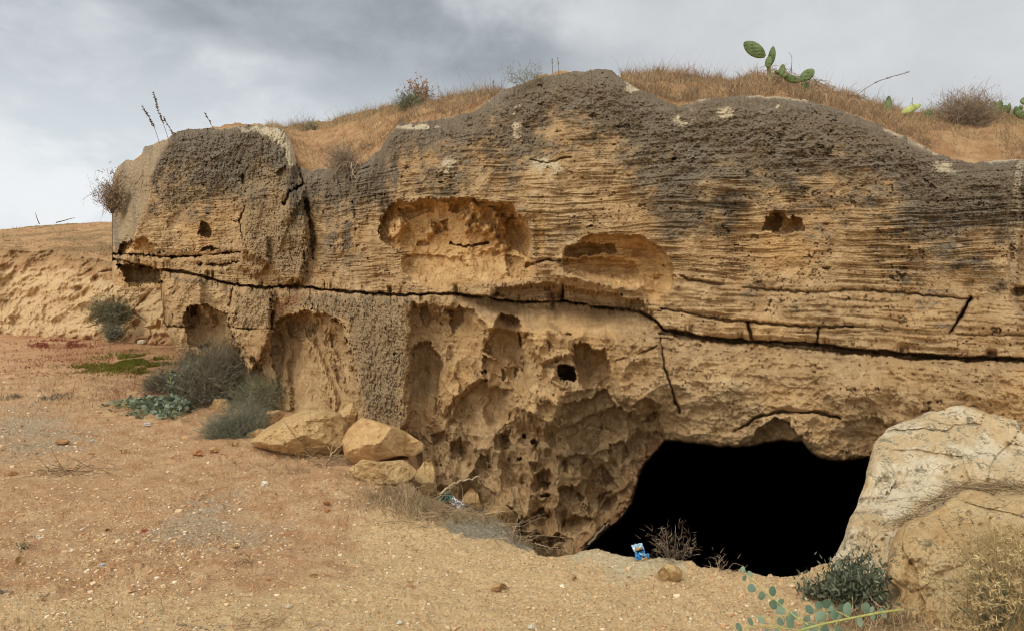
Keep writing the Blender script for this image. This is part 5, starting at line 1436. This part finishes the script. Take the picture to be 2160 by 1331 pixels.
def litter_twigs():
    r = np.random.default_rng(110); T = Tubes()
    def heap(cx, cy, rx, ry, n, Lm, rad, Df, zup=.03):
        G = ground_pts(r.normal(cx, rx, n), r.normal(cy, ry, n))
        for i in range(n):
            p = G[i] + np.array([0, 0, r.uniform(0, zup)])
            d = np.array([r.normal(), r.normal()*.7, r.normal()*.25]); d /= np.linalg.norm(d)
            P, _ = wander(r, p, d, r.uniform(.4, 1.2)*Lm, 5, .4)
            P[:, 2] = np.maximum(P[:, 2], G[i, 2] + .004)
            T.tube(P, np.linspace(rad, rad*.5, len(P)), 3)
    heap(840, 1052, 50, 14, 90, .22, .0026, None); heap(905, 1080, 36, 14, 110, .2, .0026, None, .05)
    heap(690, 975, 26, 7, 60, .2, .003, None); heap(1010, 1092, 40, 9, 60, .3, .003, None, .08); heap(1110, 1132, 36, 9, 55, .3, .003, None, .08)
    heap(150, 995, 40, 5, 50, .3, .004, None); heap(520, 1185, 10, 4, 20, .1, .002, None); heap(1850, 1310, 45, 14, 150, .12, .0018, None)
    heap(560, 1320, 60, 8, 50, .12, .0018, None); heap(1000, 1200, 300, 70, 60, .1, .0014, None, .006); heap(300, 1200, 220, 70, 60, .12, .0016, None, .006)
    o = T.build('twigs', M_STRAW); tag(o, kind='stuff')
    P = []
    for (cx, cy, rx, ry, n) in ((850,1055,48,13,1500),(905,1080,34,13,1300),(1000,1088,40,8,300),(1115,1130,30,7,180),(1840,1312,50,14,600)):
        P.append(ground_pts(r.normal(cx, rx, n//3), r.normal(cy, ry, n//3)))
    P = np.concatenate(P); P = np.repeat(P, 3, 0) + r.normal(size=(len(P)*3, 3))*np.array([.03, .03, 0])
    P[:, 2] = ground_z(P[:, 0], P[:, 1])
    blades_mesh(P, r.uniform(.03, .12, len(P)), .004, 1.25, 'dry_weeds', M_STRAW, kind='stuff', seed=111)
    # straw caught in the groove between the two slabs
    n = 900; x = r.uniform(1880, 2200, n); t_ = lerp_pts(x, [(1880,1125),(1930,1085),(1985,1048),(2030,1026),(2120,1030),(2200,1024)])
    P = PT(x, t_ + r.normal(size=n)*6, lerp_pts(x, [(1880,4.5),(2030,4.82),(2200,4.9)]) - .02)
    blades_mesh(P, r.uniform(.03, .13, n), .004, 0, 'dry_weeds', M_STRAW, kind='stuff', seed=113, dirs=np.stack([r.normal(size=n), r.normal(size=n)*.4, np.abs(r.normal(size=n))*.3], 1))
litter_twigs()

def crumple(name, P0, sx, sz, mat, label, cat, seed, depth=.05, nx=26, nz=18, folds=3.0, tilt=0, parent=None):
    """a thin crumpled sheet with real folds and thickness"""
    u, v = np.meshgrid(np.linspace(-1, 1, nx), np.linspace(0, 1, nz), indexing='ij')
    X = u*sx*(1 + .15*fbm2(u*2 + seed, v*2, 2, 400)); Zz = v*sz*(1 + .2*fbm2(u*2, v*2 + seed, 2, 401))
    Yd = depth*(fbm2(u*folds + seed, v*folds, 3, 402)*1.6 + .5*np.abs(fbm2(u*folds*1.5, v*folds*2 + seed, 2, 403)))
    c, s_ = math.cos(tilt), math.sin(tilt)
    V = np.stack([X*c - Zz*s_, Yd, X*s_ + Zz*c], -1).reshape(-1, 3) + P0
    o = mesh_np(name, V, grid_faces(nx, nz), mat, P0, parent)
    md = o.modifiers.new('thickness', 'SOLIDIFY'); md.thickness = .003
    if label: tag(o, label, cat)
    return o
M_BLUE = mat_plain('blue_packet_print', S(40,120,178), S(88,160,206), 22, .35, .5)
M_LBLUE = mat_plain('light_blue_packet_print', S(150,196,222), S(206,226,236), 30, .35, .5)
M_GREENP = mat_plain('green_plastic', S(62,104,88), S(98,136,116), 30, .4, .5)
M_WHITEP = mat_plain('white_plastic', S(196,192,190), S(232,228,226), 30, .45, .5)
M_ORANGE = mat_plain('orange_print', S(196,150,84), S(216,190,140), 60, .4, .4)
M_BLACKP = mat_plain('dark_print', S(20,20,22), S(40,40,42), 60, .5, .3)
def packet():
    p = ground_pt(1352,1177) + np.array([0, .0, .0])
    root = empty('snack_packet', p); tag(root, 'crumpled blue snack packet lying on the lip of the cave pit', 'packet')
    k = p[1]/F
    crumple('packet_base', p + np.array([2*k, -.02, 0]), 15*k, 11*k, M_BLUE, None, None, 1, .03, parent=root, tilt=.05)
    crumple('packet_body', p + np.array([-1*k, 0, 7*k]), 10*k, 13*k, M_BLUE, None, None, 2, .03, parent=root, tilt=.2)
    crumple('packet_flap', p + np.array([-4*k, .01, 16*k]), 11*k, 13*k, M_LBLUE, None, None, 3, .02, parent=root, tilt=.3)
    crumple('printed_label', p + np.array([-4.5*k, -.012, 19.5*k]), 7*k, 4.5*k, M_ORANGE, None, None, 4, .012, parent=root, tilt=.3)
    crumple('printed_stripe', p + np.array([-3.5*k, -.014, 16.2*k]), 7*k, 2.6*k, M_BLACKP, None, None, 5, .01, parent=root, tilt=.3)
    crumple('printed_badge', p + np.array([5*k, -.045, 2*k]), 5.5*k, 4.5*k, M_ORANGE, None, None, 6, .012, parent=root, tilt=.05)
    crumple('packet_fold', p + np.array([2*k, -.03, 10*k]), 7*k, 3*k, M_LBLUE, None, None, 7, .02, parent=root, tilt=-.25)
packet()
lp_ = PT(946,1057,6.35)
root = empty('plastic_litter', lp_); tag(root, 'crumpled green and white plastic litter caught among twigs beside the pale bent branch', 'litter')
crumple('green_wrapper', lp_ + np.array([-.02, 0, 0]), .055, .075, M_GREENP, None, None, 11, .05, parent=root, tilt=.3)
crumple('white_wrapper', lp_ + np.array([.06, -.02, -.035]), .06, .055, M_WHITEP, None, None, 12, .05, parent=root, tilt=-.6)
o = crumple('paper_scrap', ground_pt(311,899), .03, .035, M_WHITEP, 'white paper scrap at the front edge of the sprawling round-leaved plant', 'litter', 13, .03)
o = crumple('paper_scrap', ground_pt(215,1194), .014, .013, M_WHITEP, 'bright white scrap among pebbles in the left foreground', 'litter', 14, .02)
o = crumple('plastic_scrap', ground_pt(304,1121), .02, .014, mat_plain('red_plastic', S(170,84,70), S(196,110,92), 30, .5, .3), 'small red plastic scrap on the pebbly patch', 'litter', 15, .02)
# ------------------------------------------------------------------ camera
cam = bpy.data.cameras.new('camera'); co = bpy.data.objects.new('camera', cam); COL.objects.link(co)
co.location = CAM; co.rotation_euler = (math.radians(90), 0, 0)
cam.sensor_width = 36; cam.lens = 36*F/W
cam.shift_y = -(H/2 - HORIZON)/W
cam.clip_end = 2000; cam.clip_start = .05
SC.camera = co

# ------------------------------------------------------------------ daylight: overcast sky with heavy cloud, soft sun from behind the left shoulder
SUN_EL, SUN_AZ = 46, -135            # azimuth from +Y towards +X
w = bpy.data.worlds.new('World'); SC.world = w; w.use_nodes = True
t = NT('sky', w)
gen = t.n('ShaderNodeTexCoord').outputs['Generated']
sky = t.n('ShaderNodeTexSky', sky_type='NISHITA'); sky.sun_disc = False
sky.sun_elevation = math.radians(SUN_EL); sky.sun_rotation = math.radians(SUN_AZ)
sky.air_density = 1.2; sky.dust_density = 2.5
sp = t.n('ShaderNodeSeparateXYZ'); t.L.new(gen, sp.inputs[0])
az = t.math('ARCTAN2', sp.outputs[0], sp.outputs[1])
el = t.math('ARCSINE', sp.outputs[2])
warp = t.noise(2.1, 6, .58, gen, .3)
n2 = t.noise(5.5, 6, .6, t.scaled(gen, (1, 1, 1.9)), .2)
n3 = t.noise(1.2, 4, .5, gen)
w1 = t.math('SUBTRACT', warp, .5); w2 = t.math('SUBTRACT', n2, .5)
def blob(a0, e0, ra, re, tilt=0.0):
    da = t.math('SUBTRACT', az, a0); de = t.math('SUBTRACT', el, e0)
    de = t.math('SUBTRACT', de, t.math('MULTIPLY', da, tilt))
    de = t.math('ADD', de, t.math('MULTIPLY', w1, .26)); de = t.math('ADD', de, t.math('MULTIPLY', w2, .07))
    d2 = t.math('ADD', t.math('POWER', t.math('DIVIDE', t.math('ABSOLUTE', da), ra), 2), t.math('POWER', t.math('DIVIDE', t.math('ABSOLUTE', de), re), 2))
    return t.ramp(d2, 1.5, .05)
cl = t.mix(t.ramp(n2, .3, .7), S(184, 191, 198), S(226, 230, 233))
cl = t.mix(t.ramp(el, .33, .06, 0, .85), cl, S(231, 236, 240))
cl = t.mix(t.math('MULTIPLY', t.ramp(az, -.18, .25), .75), cl, t.mix(t.ramp(warp, .35, .65), S(196, 197, 201), S(220, 221, 221)))
dk1 = blob(-.20, .335, .36, .075, -.16)
cl = t.mix(t.math('MULTIPLY', dk1, .78), cl, t.mix(t.ramp(n2, .3, .7), S(134, 142, 149), S(164, 171, 178)))
dk2 = blob(-.12, .235, .20, .045, -.1)
cl = t.mix(t.math('MULTIPLY', dk2, .55), cl, S(166, 174, 182))
dk3 = blob(-.56, .37, .14, .05, 0)
cl = t.mix(t.math('MULTIPLY', dk3, .15), cl, S(176, 184, 192))
cl = t.mix(t.math('MULTIPLY', t.math('MULTIPLY', t.ramp(el, .30, .10), t.ramp(az, -.22, -.48)), .85), cl, t.mix(t.ramp(n2, .35, .62), S(222, 229, 234), S(247, 250, 252)))
# brighter, broken sky behind and above the viewer
cl = t.mix(t.ramp(el, .55, 1.0, 0, .6), cl, S(236, 238, 240))
# added fill: unseen sky behind the viewer is boosted to lift the alcoves
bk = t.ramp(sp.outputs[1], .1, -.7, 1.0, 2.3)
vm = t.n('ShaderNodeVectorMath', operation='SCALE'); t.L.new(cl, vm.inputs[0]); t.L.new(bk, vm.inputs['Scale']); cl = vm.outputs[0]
up = t.ramp(sp.outputs[2], -.02, .0)
cl = t.mix(up, S(150, 128, 100), cl)
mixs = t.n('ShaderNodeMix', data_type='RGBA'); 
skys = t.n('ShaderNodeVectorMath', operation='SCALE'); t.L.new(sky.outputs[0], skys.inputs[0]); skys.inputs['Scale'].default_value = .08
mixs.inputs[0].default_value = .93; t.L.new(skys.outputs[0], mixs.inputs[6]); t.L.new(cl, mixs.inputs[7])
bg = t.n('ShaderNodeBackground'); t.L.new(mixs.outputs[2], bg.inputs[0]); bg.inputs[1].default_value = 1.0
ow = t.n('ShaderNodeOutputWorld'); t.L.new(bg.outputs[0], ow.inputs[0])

sl = bpy.data.lights.new('sun', 'SUN'); sl.energy = 1.5; sl.angle = math.radians(35); sl.color = (1, .95, .88)
so = bpy.data.objects.new('sun', sl); COL.objects.link(so)
a, e = math.radians(SUN_AZ), math.radians(SUN_EL)
dirv = Vector((math.sin(a)*math.cos(e), math.cos(a)*math.cos(e), math.sin(e)))
so.rotation_euler = dirv.to_track_quat('Z', 'Y').to_euler(); so.location = dirv*30
SC.view_settings.view_transform = 'Standard'; SC.view_settings.look = 'None'
SC.view_settings.exposure = 0; SC.view_settings.gamma = 1
SC.cycles.pixel_filter_type = 'BLACKMAN_HARRIS'; SC.cycles.filter_width = 1.05
SC.cycles.max_bounces = 6; SC.cycles.diffuse_bounces = 4
SC.cycles.use_denoising = True; SC.cycles.denoiser = 'OPENIMAGEDENOISE'; SC.cycles.denoising_prefilter = 'ACCURATE'; SC.cycles.denoising_input_passes = 'RGB_ALBEDO_NORMAL'
